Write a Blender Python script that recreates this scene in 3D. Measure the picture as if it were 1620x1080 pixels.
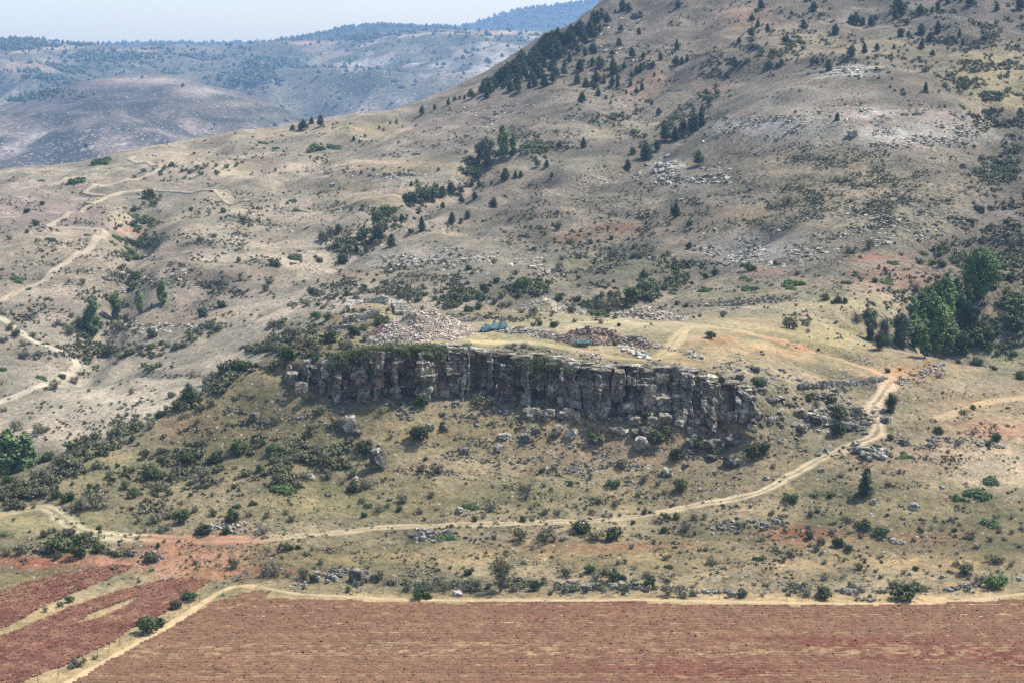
import bpy, math, random
import numpy as np
from mathutils import Vector, Matrix
for _o in list(bpy.data.objects): bpy.data.objects.remove(_o)
SC = bpy.context.scene
COL = SC.collection
R = math.radians
DENOISE = False
HAZE_DENSITY = 0.000100
# ---------------------------------------------------------------- camera
F = 3023.0; PITCH = 8.28            # focal length in photo pixels (1620 wide), degrees down
cam_d = bpy.data.cameras.new('camera'); cam = bpy.data.objects.new('camera', cam_d); COL.objects.link(cam)
cam_d.sensor_width = 36.0; cam_d.lens = 36.0 * F / 1620.0
cam_d.clip_start = 1.0; cam_d.clip_end = 30000.0
cam.location = (0, 0, 0); cam.rotation_euler = (R(90 - PITCH), 0, 0)
SC.camera = cam
# ---------------------------------------------------------------- sky, sun, exposure
SUN_EL, SUN_AZ = 55.0, 64.0         # azimuth measured from +Y (view direction) towards +X (right)
world = bpy.data.worlds.new('World'); SC.world = world; world.use_nodes = True
wn = world.node_tree.nodes; wl = world.node_tree.links
sky = wn.new('ShaderNodeTexSky'); sky.sky_type = 'NISHITA'; sky.sun_disc = False
sky.sun_elevation = R(SUN_EL); sky.sun_rotation = R(SUN_AZ); sky.altitude = 900; sky.air_density = 1.6; sky.dust_density = 2.0
wl.new(sky.outputs[0], wn['Background'].inputs[0]); wn['Background'].inputs[1].default_value = 0.12
sun_d = bpy.data.lights.new('sun', 'SUN'); sun_d.energy = 4.8; sun_d.angle = R(0.53); sun_d.color = (1.0, 0.97, 0.915)
sun = bpy.data.objects.new('sun', sun_d); COL.objects.link(sun)
_sv = Vector((math.cos(R(SUN_EL)) * math.sin(R(SUN_AZ)), math.cos(R(SUN_EL)) * math.cos(R(SUN_AZ)), math.sin(R(SUN_EL))))
sun.rotation_euler = _sv.to_track_quat('Z', 'Y').to_euler()
sun.location = _sv * 300
SC.view_settings.view_transform = 'Standard'; SC.view_settings.look = 'None'
SC.view_settings.gamma = 1.0; SC.view_settings.use_curve_mapping = False
SC.view_settings.exposure = 0.84
try:
    SC.cycles.use_denoising = DENOISE; SC.cycles.denoiser = 'OPENIMAGEDENOISE'; SC.cycles.denoising_input_passes = 'RGB_ALBEDO_NORMAL'
    SC.cycles.volume_bounces = 1; SC.cycles.max_bounces = 5; SC.cycles.diffuse_bounces = 3
    SC.cycles.use_adaptive_sampling = False
except Exception: pass
# ---------------------------------------------------------------- numeric helpers
CP, SP = math.cos(R(PITCH)), math.sin(R(PITCH))
def ray(px, py):
    px = np.asarray(px, float); py = np.asarray(py, float)
    dy = F * CP + (540 - py) * SP; dz = (540 - py) * CP - F * SP
    return (px - 810) / dy, dz / dy                        # x/Y, z/Y
def proj(x, y, z):                                          # world -> photo pixel
    d = y * CP - z * SP; u = y * SP + z * CP
    return 810 + F * x / d, 540 - F * u / d
M32 = np.uint32
def _h(ix, iy, iz, seed):
    with np.errstate(over='ignore'):
        h = (ix.astype(np.int64) & 0xffffffff).astype(M32) * M32(374761393) + (iy.astype(np.int64) & 0xffffffff).astype(M32) * M32(668265263) \
            + (iz.astype(np.int64) & 0xffffffff).astype(M32) * M32(2246822519) + M32((seed * 3266489917) & 0xffffffff)
        h = (h ^ (h >> M32(13))) * M32(1274126177); h = (h ^ (h >> M32(15))) * M32(2654435761)
        return ((h ^ (h >> M32(16))) & M32(0xffffff)).astype(np.float32) / 8388607.5 - 1.0
def vn2(x, y, seed=0):
    x = np.asarray(x, np.float64); y = np.asarray(y, np.float64)
    ix = np.floor(x); iy = np.floor(y); fx = x - ix; fy = y - iy
    fx = fx * fx * (3 - 2 * fx); fy = fy * fy * (3 - 2 * fy); z = np.zeros_like(ix)
    a = _h(ix, iy, z, seed); b = _h(ix + 1, iy, z, seed); c = _h(ix, iy + 1, z, seed); d = _h(ix + 1, iy + 1, z, seed)
    return (a * (1 - fx) + b * fx) * (1 - fy) + (c * (1 - fx) + d * fx) * fy
def fbm(x, y, octv=4, seed=0, gain=0.5):
    r = 0; a = 1; t = 0; x = np.asarray(x, float); y = np.asarray(y, float)
    for o in range(octv):
        r = r + a * vn2(x + 17.3 * o, y - 9.1 * o, seed + o); t += a; a *= gain
        x, y = (x * 0.8 - y * 0.6) * 2.03, (x * 0.6 + y * 0.8) * 2.03
    return r / t
def vn3(p, seed=0):
    i = np.floor(p); f = p - i; f = f * f * (3 - 2 * f); r = 0
    for dx in (0, 1):
        for dy in (0, 1):
            for dz in (0, 1):
                w = (f[:, 0] if dx else 1 - f[:, 0]) * (f[:, 1] if dy else 1 - f[:, 1]) * (f[:, 2] if dz else 1 - f[:, 2])
                r = r + w * _h(i[:, 0] + dx, i[:, 1] + dy, i[:, 2] + dz, seed)
    return r
def sst(x, a, b):
    t = np.clip((x - a) / (b - a), 0, 1); return t * t * (3 - 2 * t)
def lin(c):
    c = np.asarray(c, float) / 255.0
    return np.where(c <= 0.04045, c / 12.92, ((c + 0.055) / 1.055) ** 2.4)
RNG = np.random.default_rng(7)

def make_mesh(name, V, Fc, colors=None, masks=None, smooth=False, mats=(), mat_idx=None):
    """V (n,3); Fc (m,3) or (m,4) int"""
    me = bpy.data.meshes.new(name); n = len(V); m, k = Fc.shape
    me.vertices.add(n); me.vertices.foreach_set('co', np.ascontiguousarray(V, np.float32).ravel())
    me.loops.add(m * k); me.loops.foreach_set('vertex_index', np.ascontiguousarray(Fc, np.int32).ravel())
    me.polygons.add(m); me.polygons.foreach_set('loop_start', np.arange(0, m * k, k, dtype=np.int32))
    try: me.polygons.foreach_set('loop_total', np.full(m, k, np.int32))
    except Exception: pass
    if mat_idx is not None: me.polygons.foreach_set('material_index', np.ascontiguousarray(mat_idx, np.int32))
    me.update(calc_edges=True)
    me.polygons.foreach_set('use_smooth', np.full(m, bool(smooth)))
    for nm, arr in (('Col', colors), ('Mask', masks)):
        if arr is not None:
            at = me.attributes.new(nm, 'FLOAT_COLOR', 'POINT'); a = np.ones((n, 4), np.float32); a[:, :arr.shape[1]] = arr
            at.data.foreach_set('color', a.ravel())
    for mt in mats: me.materials.append(mt)
    return me
def link(name, me, parent=None, loc=None, label=None, cat=None, group=None, kind=None):
    o = bpy.data.objects.new(name, me); COL.objects.link(o)
    if parent is not None: o.parent = parent
    if loc is not None: o.location = loc
    if label: o['label'] = label
    if cat: o['category'] = cat
    if group: o['group'] = group
    if kind: o['kind'] = kind
    return o

# ---------------------------------------------------------------- materials
def nodes(name):
    m = bpy.data.materials.new(name); m.use_nodes = True; nt = m.node_tree
    return m, nt, nt.nodes['Principled BSDF']
def N(nt, t, **kw):
    n = nt.nodes.new(t)
    for k, v in kw.items():
        if k.startswith('i_'):
            key = k[2:]; n.inputs[int(key) if key.isdigit() else key].default_value = v
        else: setattr(n, k, v)
    return n
def ramp(nt, src, pts):
    r = nt.nodes.new('ShaderNodeValToRGB'); e = r.color_ramp.elements
    while len(e) < len(pts): e.new(0.5)
    for i, (p, c) in enumerate(pts):
        e[i].position = p; e[i].color = c if len(c) == 4 else (*c, 1)
    nt.links.new(src, r.inputs[0]); return r
def mix(nt, kind, a, b, fac):
    n = nt.nodes.new('ShaderNodeMix'); n.data_type = 'RGBA'; n.blend_type = kind
    for s, v in ((n.inputs[0], fac), (n.inputs[6], a), (n.inputs[7], b)):
        if hasattr(v, 'is_output') or isinstance(v, bpy.types.NodeSocket): nt.links.new(v, s)
        else: s.default_value = v if not isinstance(v, tuple) or len(v) == 4 else (*v, 1)
    return n.outputs[2]
def math_(nt, op, a, b=0.0, clamp=False):
    n = nt.nodes.new('ShaderNodeMath'); n.operation = op; n.use_clamp = clamp
    for s, v in ((n.inputs[0], a), (n.inputs[1], b)):
        if isinstance(v, bpy.types.NodeSocket): nt.links.new(v, s)
        else: s.default_value = v
    return n.outputs[0]
def noise(nt, vec, scale, detail=4, rough=0.6):
    n = N(nt, 'ShaderNodeTexNoise', i_Scale=scale, i_Detail=detail, i_Roughness=rough); nt.links.new(vec, n.inputs['Vector']); return n.outputs[0]

def ground_material(name='dry_ground', far=1.0, bump=1.0, stretch=(1, 1, 1)):
    m, nt, b = nodes(name); L = nt.links
    geo = N(nt, 'ShaderNodeNewGeometry'); pos = geo.outputs['Position']
    mp = N(nt, 'ShaderNodeMapping'); mp.inputs['Scale'].default_value = stretch; L.new(pos, mp.inputs[0]); pos = mp.outputs[0]
    att = N(nt, 'ShaderNodeAttribute', attribute_name='Col'); msk = N(nt, 'ShaderNodeAttribute', attribute_name='Mask')
    sep = N(nt, 'ShaderNodeSeparateColor'); L.new(msk.outputs['Color'], sep.inputs[0])
    rock, scrub = sep.outputs[0], sep.outputs[1]
    n1 = noise(nt, pos, 0.9 / far, 6, 0.7); n2 = noise(nt, pos, 3.1 / far, 4, 0.75); n3 = noise(nt, pos, 0.16 / far, 4, 0.6)
    v = ramp(nt, n1, [(0.30, (0.50, 0.51, 0.50)), (0.48, (0.95, 0.95, 0.95)), (0.70, (1.40, 1.37, 1.30))]).outputs[0]
    c = mix(nt, 'MULTIPLY', att.outputs['Color'], v, 1.0)
    v2 = ramp(nt, n2, [(0.30, (0.60, 0.60, 0.58)), (0.5, (1, 1, 1)), (0.70, (1.35, 1.33, 1.30))]).outputs[0]
    c = mix(nt, 'MULTIPLY', c, v2, 1.0)
    v3 = ramp(nt, n3, [(0.34, (0.78, 0.83, 0.78)), (0.66, (1.18, 1.12, 1.10))]).outputs[0]
    c = mix(nt, 'MULTIPLY', c, v3, 1.0)
    n4 = noise(nt, pos, 0.045 / far, 6, 0.62)
    c = mix(nt, 'MULTIPLY', c, ramp(nt, n4, [(0.38, (0.74, 0.76, 0.74)), (0.6, (1.12, 1.10, 1.10))]).outputs[0], 1.0)
    # low cushions of scrub: dark olive spots
    vo = N(nt, 'ShaderNodeTexVoronoi', i_Scale=0.85 / far, i_Randomness=1.0); L.new(pos, vo.inputs['Vector'])
    th = math_(nt, 'MULTIPLY', scrub, 0.62)
    nn = math_(nt, 'MULTIPLY', noise(nt, pos, 0.5 / far, 3), 0.5)
    d = math_(nt, 'ADD', vo.outputs['Distance'], math_(nt, 'SUBTRACT', nn, 0.25))
    f = math_(nt, 'MULTIPLY', math_(nt, 'SUBTRACT', th, d), 9.0, True)
    c = mix(nt, 'MIX', c, (0.050, 0.048, 0.030), math_(nt, 'MULTIPLY', f, 0.88))
    # stones: pale grey chips
    vs = N(nt, 'ShaderNodeTexVoronoi', i_Scale=1.5 / far, i_Randomness=1.0); L.new(pos, vs.inputs['Vector'])
    keep = N(nt, 'ShaderNodeSeparateColor'); L.new(vs.outputs['Color'], keep.inputs[0])
    sel = math_(nt, 'LESS_THAN', keep.outputs[0], rock)
    ff = math_(nt, 'MULTIPLY', math_(nt, 'MULTIPLY', math_(nt, 'SUBTRACT', 0.42, vs.outputs['Distance']), 7.0, True), sel)
    sc = ramp(nt, keep.outputs[1], [(0, (0.12, 0.11, 0.10)), (0.6, (0.22, 0.205, 0.18)), (1, (0.36, 0.34, 0.31))]).outputs[0]
    c = mix(nt, 'MIX', c, sc, math_(nt, 'MULTIPLY', ff, 0.85))
    # bare ledges where much rock shows
    nl_ = noise(nt, pos, 0.42 / far, 5, 0.65); fl = math_(nt, 'MULTIPLY', math_(nt, 'SUBTRACT', math_(nt, 'ADD', nl_, math_(nt, 'MULTIPLY', rock, 0.42)), 0.80), 9.0, True)
    c = mix(nt, 'MIX', c, mix(nt, 'MULTIPLY', (0.36, 0.335, 0.30, 1), v2, 1.0), math_(nt, 'MULTIPLY', fl, 0.85))
    L.new(c, b.inputs['Base Color']); b.inputs['Roughness'].default_value = 0.97
    b.inputs['Specular IOR Level'].default_value = 0.1
    h = math_(nt, 'ADD', math_(nt, 'MULTIPLY', n1, 0.9), math_(nt, 'MULTIPLY', n2, 0.35))
    h = math_(nt, 'ADD', h, math_(nt, 'MULTIPLY', f, 0.30)); h = math_(nt, 'ADD', h, math_(nt, 'MULTIPLY', ff, 0.25))
    bp = N(nt, 'ShaderNodeBump', i_Strength=1.0 * bump, i_Distance=0.38 * far); L.new(h, bp.inputs['Height']); L.new(bp.outputs[0], b.inputs['Normal'])
    return m
def rock_material(name, cols, orange=None, scale=1.0):
    m, nt, b = nodes(name); L = nt.links
    geo = N(nt, 'ShaderNodeNewGeometry'); pos = geo.outputs['Position']
    n1 = noise(nt, pos, 0.55 * scale, 6, 0.7); n2 = noise(nt, pos, 1.7 * scale, 6, 0.78)
    c = ramp(nt, n1, [(0.33, cols[0]), (0.52, cols[1]), (0.68, cols[2])]).outputs[0]
    l = ramp(nt, n2, [(0.38, (0.40, 0.40, 0.40)), (0.49, (0.90, 0.90, 0.90)), (0.62, (1.75, 1.72, 1.64))]).outputs[0]
    c = mix(nt, 'MULTIPLY', c, l, 1.0)
    oi = N(nt, 'ShaderNodeObjectInfo')
    c = mix(nt, 'MULTIPLY', c, ramp(nt, oi.outputs['Random'], [(0, (0.75, 0.75, 0.75)), (1, (1.25, 1.22, 1.18))]).outputs[0], 1.0)
    if orange:
        no = noise(nt, pos, 0.35, 4, 0.6)
        c = mix(nt, 'MIX', c, orange, ramp(nt, no, [(0.44, (0, 0, 0)), (0.62, (0.85, 0.85, 0.85))]).outputs[0])
    # thin horizontal beds and vertical cracks in the stone
    mp = N(nt, 'ShaderNodeMapping'); mp.inputs['Scale'].default_value = (0.5, 0.5, 4.5); L.new(pos, mp.inputs[0])
    nb = noise(nt, mp.outputs[0], 1.0, 4, 0.6)
    mv = N(nt, 'ShaderNodeMapping'); mv.inputs['Scale'].default_value = (3.0, 3.0, 0.4); L.new(pos, mv.inputs[0])
    nv = noise(nt, mv.outputs[0], 1.0, 4, 0.6)
    L.new(c, b.inputs['Base Color']); b.inputs['Roughness'].default_value = 0.95; b.inputs['Specular IOR Level'].default_value = 0.15
    h = math_(nt, 'ADD', math_(nt, 'MULTIPLY', nb, 0.8), math_(nt, 'MULTIPLY', nv, 0.8)); h = math_(nt, 'ADD', h, math_(nt, 'MULTIPLY', n2, 0.7))
    bp = N(nt, 'ShaderNodeBump', i_Strength=1.0, i_Distance=0.5); L.new(h, bp.inputs['Height']); L.new(bp.outputs[0], b.inputs['Normal'])
    return m
def leaf_material(name, c0, c1, rough=0.7, vary=0.35):
    m, nt, b = nodes(name); L = nt.links
    geo = N(nt, 'ShaderNodeNewGeometry'); oi = N(nt, 'ShaderNodeObjectInfo')
    n1 = noise(nt, geo.outputs['Position'], 1.3, 3, 0.6)
    f = math_(nt, 'ADD', math_(nt, 'MULTIPLY', n1, 0.8), math_(nt, 'MULTIPLY', math_(nt, 'SUBTRACT', oi.outputs['Random'], 0.4), 0.7), True)
    c = ramp(nt, f, [(0.25, c0), (0.8, c1)]).outputs[0]
    ri = geo.outputs['Random Per Island']
    c = mix(nt, 'MULTIPLY', c, ramp(nt, ri, [(0, (1 - vary,) * 3), (1, (1 + vary,) * 3)]).outputs[0], 1.0)
    L.new(c, b.inputs['Base Color']); b.inputs['Roughness'].default_value = rough; b.inputs['Specular IOR Level'].default_value = 0.2
    return m
def plain_material(name, c, rough=0.9, vary=0.25, scale=3.0):
    m, nt, b = nodes(name)
    geo = N(nt, 'ShaderNodeNewGeometry'); n1 = noise(nt, geo.outputs['Position'], scale, 4)
    cc = mix(nt, 'MULTIPLY', (*c, 1), ramp(nt, n1, [(0.3, (1 - vary,) * 3), (0.7, (1 + vary,) * 3)]).outputs[0], 1.0)
    nt.links.new(cc, b.inputs['Base Color']); b.inputs['Roughness'].default_value = rough; b.inputs['Specular IOR Level'].default_value = 0.2
    return m
def attr_material(name, rough=0.95, nscale=2.0, bump=0.3, vary=0.3, stretch=(1, 1, 1)):
    m, nt, b = nodes(name); L = nt.links
    att = N(nt, 'ShaderNodeAttribute', attribute_name='Col'); geo = N(nt, 'ShaderNodeNewGeometry')
    mp = N(nt, 'ShaderNodeMapping'); mp.inputs['Scale'].default_value = stretch; L.new(geo.outputs['Position'], mp.inputs[0])
    n1 = noise(nt, mp.outputs[0], nscale, 5, 0.7); n0 = noise(nt, geo.outputs['Position'], 0.35, 4, 0.6)
    c = mix(nt, 'MULTIPLY', att.outputs['Color'], ramp(nt, n1, [(0.3, (1 - vary,) * 3), (0.7, (1 + vary,) * 3)]).outputs[0], 1.0)
    c = mix(nt, 'MULTIPLY', c, ramp(nt, n0, [(0.3, (0.85, 0.86, 0.87)), (0.7, (1.14, 1.13, 1.1))]).outputs[0], 1.0)
    L.new(c, b.inputs['Base Color']); b.inputs['Roughness'].default_value = rough; b.inputs['Specular IOR Level'].default_value = 0.1
    bp = N(nt, 'ShaderNodeBump', i_Strength=0.8, i_Distance=bump); L.new(n1, bp.inputs['Height']); L.new(bp.outputs[0], b.inputs['Normal'])
    return m
# ================================================================ THE LAND
# surveyed points: photo pixel + distance along the view axis; 'z' rows: s, Y, height
def front_Y(py):
    return np.interp(py, [640, 670, 700, 735, 770, 800, 828, 850, 900, 950], [316, 309.5, 304, 298, 292, 286, 280, 275, 263, 250])
CLX = np.array([415, 460, 490, 540, 600, 760, 800, 900, 950, 1030, 1090, 1150, 1180, 1215, 1250.])
CLH = np.array([0, 2.2, 4.2, 7.0, 7.6, 8.0, 7.8, 6.4, 6.0, 5.6, 5.0, 3.2, 2.0, .8, 0.])
CLT = np.array([600, 590, 578, 565, 553, 553, 556, 572, 577, 580, 582, 596, 608, 632, 650.])     # pixel row of the rim
CLY = np.array([322, 319, 316, 316, 316, 316, 316, 313, 311.5, 310, 309, 308, 307.5, 307, 307.])
CLS = (CLX - 810) / F / 1.0
def cliff_Y(s): return np.interp(s, CLS, CLY)
def cliff_h(s): return np.interp(s, CLS, CLH, left=0, right=0)
def edge_noise(s): s = np.asarray(s, float); return 1.7 * vn2(s * 36, s * 0 + 3.3, 91) + 1.1 * vn2(s * 110, s * 0 + 5.3, 93) + 0.45 * vn2(s * 420, s * 0 + 7.7, 92)
def cliff_drop(s, Y, w=0.35):
    yc = cliff_Y(s) + edge_noise(s)
    d = yc - Y; ds = cliff_Y(s) - Y
    return cliff_h(s) * sst(d, -w, w) * (1 - sst(ds, 6, 46))
P = []
for px in (-260, -60, 140, 340, 540, 740, 940, 1140, 1340, 1560, 1800):
    for py in (950, 900, 850, 800, 750, 700):
        if px < 340 and py < 800: continue
        if px <= 340 and py >= 900: continue
        if px > 1300 and py < 750: continue
        if px < 460 and py < 720: continue
        P.append((px, py, float(front_Y(py))))
P += [(-260, 885, 270), (0, 885, 270), (210, 885, 270), (330, 915, 261), (-100, 1000, 238), (200, 1000, 238), (0, 812, 288), (80, 805, 289), (-200, 812, 288)]
P += [(300, 750, 300), (400, 720, 304), (420, 660, 312), (200, 770, 296), (330, 680, 309)]
# crest of the western spur, dropping to the lower left
P += [(-150, 775, 298), (0, 765, 300), (60, 742, 303), (130, 715, 307), (200, 690, 310), (290, 643, 316), (350, 605, 321), (420, 568, 325), (470, 545, 328)]
# rim and foot of the cliff
for x, h, t, y in zip(CLX[2:-1], CLH[2:-1], CLT[2:-1], CLY[2:-1]): P.append((x, t, y + 2.0))
for x, by in ((490, 612), (600, 618), (760, 622), (900, 630), (1000, 634), (1090, 635), (1160, 640)): P.append((x, by, float(np.interp(x, CLX, CLY)) - 2.0))
# the plateau
P += [(520, 500, 345), (560, 483, 357), (640, 487, 356), (620, 520, 335), (700, 530, 330), (760, 500, 356), (800, 490, 365), (850, 545, 322), (850, 520, 338), (900, 500, 360), (950, 560, 318),
      (1000, 520, 342), (1000, 500, 358), (1090, 560, 320), (1090, 525, 340), (1100, 500, 365), (1200, 530, 343), (1200, 500, 368), (1200, 570, 324), (1300, 560, 339), (1300, 510, 378), (1290, 610, 319)]
P += [(1240, 680, 306), (1330, 650, 314), (1390, 700, 303), (1390, 650, 316), (1400, 610, 331), (1390, 588, 338), (1500, 660, 318), (1500, 600, 338), (1500, 575, 348), (1410, 555, 352), (1620, 740, 300), (1620, 650, 326), (1620, 600, 345), (1850, 650, 326), (1850, 740, 300), (1850, 600, 345)]
# hidden hollow and valley behind the spur and behind the butte
Z = [(-.33, 330, -80), (-.27, 330, -79), (-.235, 332, -78), (-.20, 335, -74), (-.17, 340, -68), (-.14, 348, -62), (-.33, 365, -88), (-.27, 365, -88), (-.235, 368, -85), (-.2, 370, -79), (-.17, 375, -73),
     (-.12, 385, -62), (-.08, 395, -60), (-.04, 400, -59), (0, 400, -58), (.04, 400, -56), (.08, 405, -53),
     (.20, 378, -58), (.235, 375, -61), (.27, 375, -62), (.22, 400, -61), (.27, 400, -62)]
P += [(100, 692, 395), (-200, 700, 395), (220, 655, 400), (300, 610, 413), (400, 560, 425), (490, 492, 440), (0, 640, 422), (0, 580, 442), (130, 577, 445), (250, 545, 450), (-250, 560, 450), (340, 520, 452),
      (0, 520, 470), (145, 532, 470), (0, 470, 495), (-250, 450, 500), (100, 420, 530), (0, 410, 530), (170, 366, 572), (0, 350, 600), (0, 300, 670), (-250, 310, 680),
      (200, 500, 482), (190, 440, 515), (250, 420, 520), (210, 380, 560), (230, 330, 620), (300, 480, 485), (300, 400, 535), (400, 480, 478), (400, 400, 530), (400, 330, 590), (300, 340, 600), (500, 420, 510), (500, 350, 570),
      (200, 290, 680), (100, 290, 690), (400, 260, 690), (300, 260, 710), (500, 250, 700), (600, 250, 680), (500, 300, 630), (600, 310, 610), (600, 400, 515), (560, 450, 470), (700, 240, 680), (700, 320, 590),
      (0, 283, 730), (100, 264, 750), (200, 247, 765), (300, 229, 785), (450, 207, 805), (600, 182, 825), (700, 157, 835), (-250, 300, 730)]
P += [(760, 142, 815), (700, 200, 740), (800, 200, 700), (800, 260, 630), (800, 330, 560), (700, 400, 500), (800, 400, 490), (900, 400, 488), (620, 460, 445), (700, 462, 436), (800, 460, 434), (900, 460, 432), (850, 130, 770), (880, 62, 855), (940, 32, 880),
      (1000, 2, 900), (900, 100, 810), (950, 60, 850), (900, 250, 630), (900, 320, 560), (1000, 450, 432), (1000, 400, 475), (1000, 330, 540), (1000, 250, 620), (1000, 150, 725), (1000, 70, 820),
      (1100, 460, 420), (1150, 420, 447), (1150, 360, 492), (1150, 270, 565), (1110, 200, 630), (1150, 100, 730), (1150, 0, 850),
      (1320, 107, 640), (1320, 92, 690), (1320, 30, 790), (1320, -20, 850), (1230, 150, 620), (1300, 200, 560), (1300, 300, 500), (1300, 380, 456), (1300, 440, 420), (1300, 480, 400), (1450, 350, 468), (1450, 420, 430), (1420, 480, 400), (1500, 160, 610), (1500, 250, 535),
      (1500, 60, 740), (1600, 300, 500), (1600, 400, 445), (1600, 470, 415), (1620, 200, 590), (1620, 100, 700), (1620, 0, 800), (1850, 300, 500), (1850, 100, 700), (1850, 0, 800), (1850, 450, 420)]
Z += [(-.42, 900, -75), (-.27, 900, -72), (-.15, 920, -68), (-.08, 940, -55), (-.03, 960, -30), (.02, 1000, 0), (.07, 1020, 50), (.15, 1020, 80), (.25, 1020, 85), (.42, 1020, 90),
      (-.42, 1120, -150), (-.27, 1120, -145), (-.15, 1120, -140), (-.05, 1120, -120), (.03, 1150, -60), (.12, 1150, 30), (.25, 1150, 60), (.42, 1150, 60)]
for s in (-.42, -.28, -.14, 0, .14, .28, .42):
    for y in (115, 150, 190, 222): Z.append((s, y, -71.7 + (0.0 if y > 150 else 1.5)))
_P = np.array(P); _s, _t = ray(_P[:, 0], _P[:, 1]); _Y = _P[:, 2]; _Z = np.array(Z)
cs = np.r_[_s, _Z[:, 0]]; cY = np.r_[_Y, _Z[:, 1]]; cz = np.r_[_t * _Y, _Z[:, 2]]
cz = cz + cliff_drop(cs, cY); cv = np.log(cY); ct = cz / cY
def tps(r2): return 0.5 * r2 * np.log(r2 + 1e-12)
_n = len(cs); A = np.zeros((_n + 3, _n + 3)); A[:_n, :_n] = tps((cs[:, None] - cs) ** 2 + (cv[:, None] - cv) ** 2) + np.eye(_n) * 1.5e-4
A[:_n, _n] = 1; A[:_n, _n + 1] = cs; A[:_n, _n + 2] = cv; A[_n:, :_n] = A[:_n, _n:].T
W = np.linalg.solve(A, np.r_[ct, 0, 0, 0])
def base_t(s, v):
    out = W[_n] + W[_n + 1] * s + W[_n + 2] * v
    for i in range(_n):
        r2 = (s - cs[i]) ** 2 + (v - cv[i]) ** 2
        out = out + np.float32(W[i]) * tps(r2)
    return out
def relief(x, Y):
    far = sst(Y, 380, 600)
    fld = 1 - sst(Y, 246, 262)
    a = (1 - fld * 0.85)
    r = fbm(x / 26, Y / 20, 3, 11) * 0.7 * a + fbm(x / 6.5, Y / 5.2, 3, 21) * 0.30 * a + fbm(x / 1.7, Y / 1.7, 2, 31) * 0.10 * a
    rid = 1 - np.abs(fbm((x + 0.45 * Y) / 62, (Y - 0.45 * x) / 120, 4, 41)) * 2
    r = r + far * (rid - 0.5) * 4.6 + far * fbm(x / 19, Y / 15, 3, 51) * 1.5
    # thin rock ledges following the contour
    return r
rows = np.concatenate([np.arange(112, 212, 5.0), np.arange(212, 420, 0.56), np.arange(420, 560, 0.85), np.arange(560, 880, 1.7), np.arange(880, 1130, 9.0)])
cols = np.concatenate([np.arange(-.42, -.285, .0045), np.arange(-.285, .285, .00090), np.arange(.285, .42, .0045)])
NR, NC = len(rows), len(cols)
# smooth part on a coarse lattice, then interpolated
cr = np.exp(np.linspace(math.log(110), math.log(1135), 420)); cc_ = np.linspace(-.425, .425, 340)
S0, Y0 = np.meshgrid(cc_, cr); T0 = base_t(S0, np.log(Y0))
def lerp_grid(gx, gy, G, x, y):
    i = np.clip(np.searchsorted(gx, x) - 1, 0, len(gx) - 2); j = np.clip(np.searchsorted(gy, y) - 1, 0, len(gy) - 2)
    fx = np.clip((x - gx[i]) / (gx[i + 1] - gx[i]), 0, 1); fy = np.clip((y - gy[j]) / (gy[j + 1] - gy[j]), 0, 1)
    return (G[j, i] * (1 - fx) + G[j, i + 1] * fx) * (1 - fy) + (G[j + 1, i] * (1 - fx) + G[j + 1, i + 1] * fx) * fy
def catmull_rows(G, gx, xs):       # cubic along the last axis
    i = np.clip(np.searchsorted(gx, xs) - 1, 1, len(gx) - 3); f = (xs - gx[i]) / (gx[i + 1] - gx[i])
    p0, p1, p2, p3 = G[:, i - 1], G[:, i], G[:, i + 1], G[:, i + 2]
    return p1 + 0.5 * f * (p2 - p0 + f * (2 * p0 - 5 * p1 + 4 * p2 - p3 + f * (3 * (p1 - p2) + p3 - p0)))
T1 = catmull_rows(T0, cc_, cols); T2 = catmull_rows(T1.T, np.log(cr), np.log(rows)).T
SG, YG = np.meshgrid(cols, rows); XG = SG * YG
ZG = T2 * YG + relief(XG, YG) - cliff_drop(SG, YG)
def H(x, y):
    x = np.asarray(x, float); y = np.asarray(y, float)
    return lerp_grid(cols, rows, ZG, x / y, y)
_march = np.concatenate([np.arange(150, 212, 1.5), rows[(rows >= 212) & (rows < 1000)]])
def hit(px, py):
    """ground points seen at photo pixels"""
    s, t = ray(px, py); s = np.atleast_1d(s); t = np.atleast_1d(t)
    ym = _march[None, :]; d = t[:, None] * ym - H(s[:, None] * ym, np.broadcast_to(ym, (len(s), len(_march))))
    below = d < 0; k = np.where(below.any(1), below.argmax(1), len(_march) - 1); k = np.clip(k, 1, None)
    r = np.arange(len(s)); d1 = d[r, k - 1]; d2 = d[r, k]; f = np.clip(d1 / (d1 - d2 + 1e-9), 0, 1)
    y = _march[k - 1] * (1 - f) + _march[k] * f; x = s * y
    return np.stack([x, y, H(x, y)], 1)

# ---------------------------------------------------------------- gullies and banks cut into the slopes
def carve(pts, depth, width):
    global ZG
    p = np.array(pts, float); w = hit(p[:, 0], p[:, 1])[:, :2]; best = np.full(XG.shape, 1e9)
    m = (XG > w[:, 0].min() - 4 * width) & (XG < w[:, 0].max() + 4 * width) & (YG > w[:, 1].min() - 4 * width) & (YG < w[:, 1].max() + 4 * width); x, y = XG[m], YG[m]; b = np.full(x.shape, 1e9)
    x = x + width * .5 * fbm(x / 11, y / 11, 2, 5); y = y + width * .5 * fbm(x / 11, y / 11, 2, 6)
    for (x0, y0), (x1, y1) in zip(w[:-1], w[1:]):
        dx, dy = x1 - x0, y1 - y0; t = np.clip(((x - x0) * dx + (y - y0) * dy) / (dx * dx + dy * dy + 1e-6), 0, 1); b = np.minimum(b, np.hypot(x - x0 - t * dx, y - y0 - t * dy))
    ZG[m] -= depth * np.exp(-(b / width) ** 2 * 1.3)
carve([(228, 330), (212, 370), (205, 410), (195, 450), (175, 490), (150, 530), (120, 580)], 5.0, 8)
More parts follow.
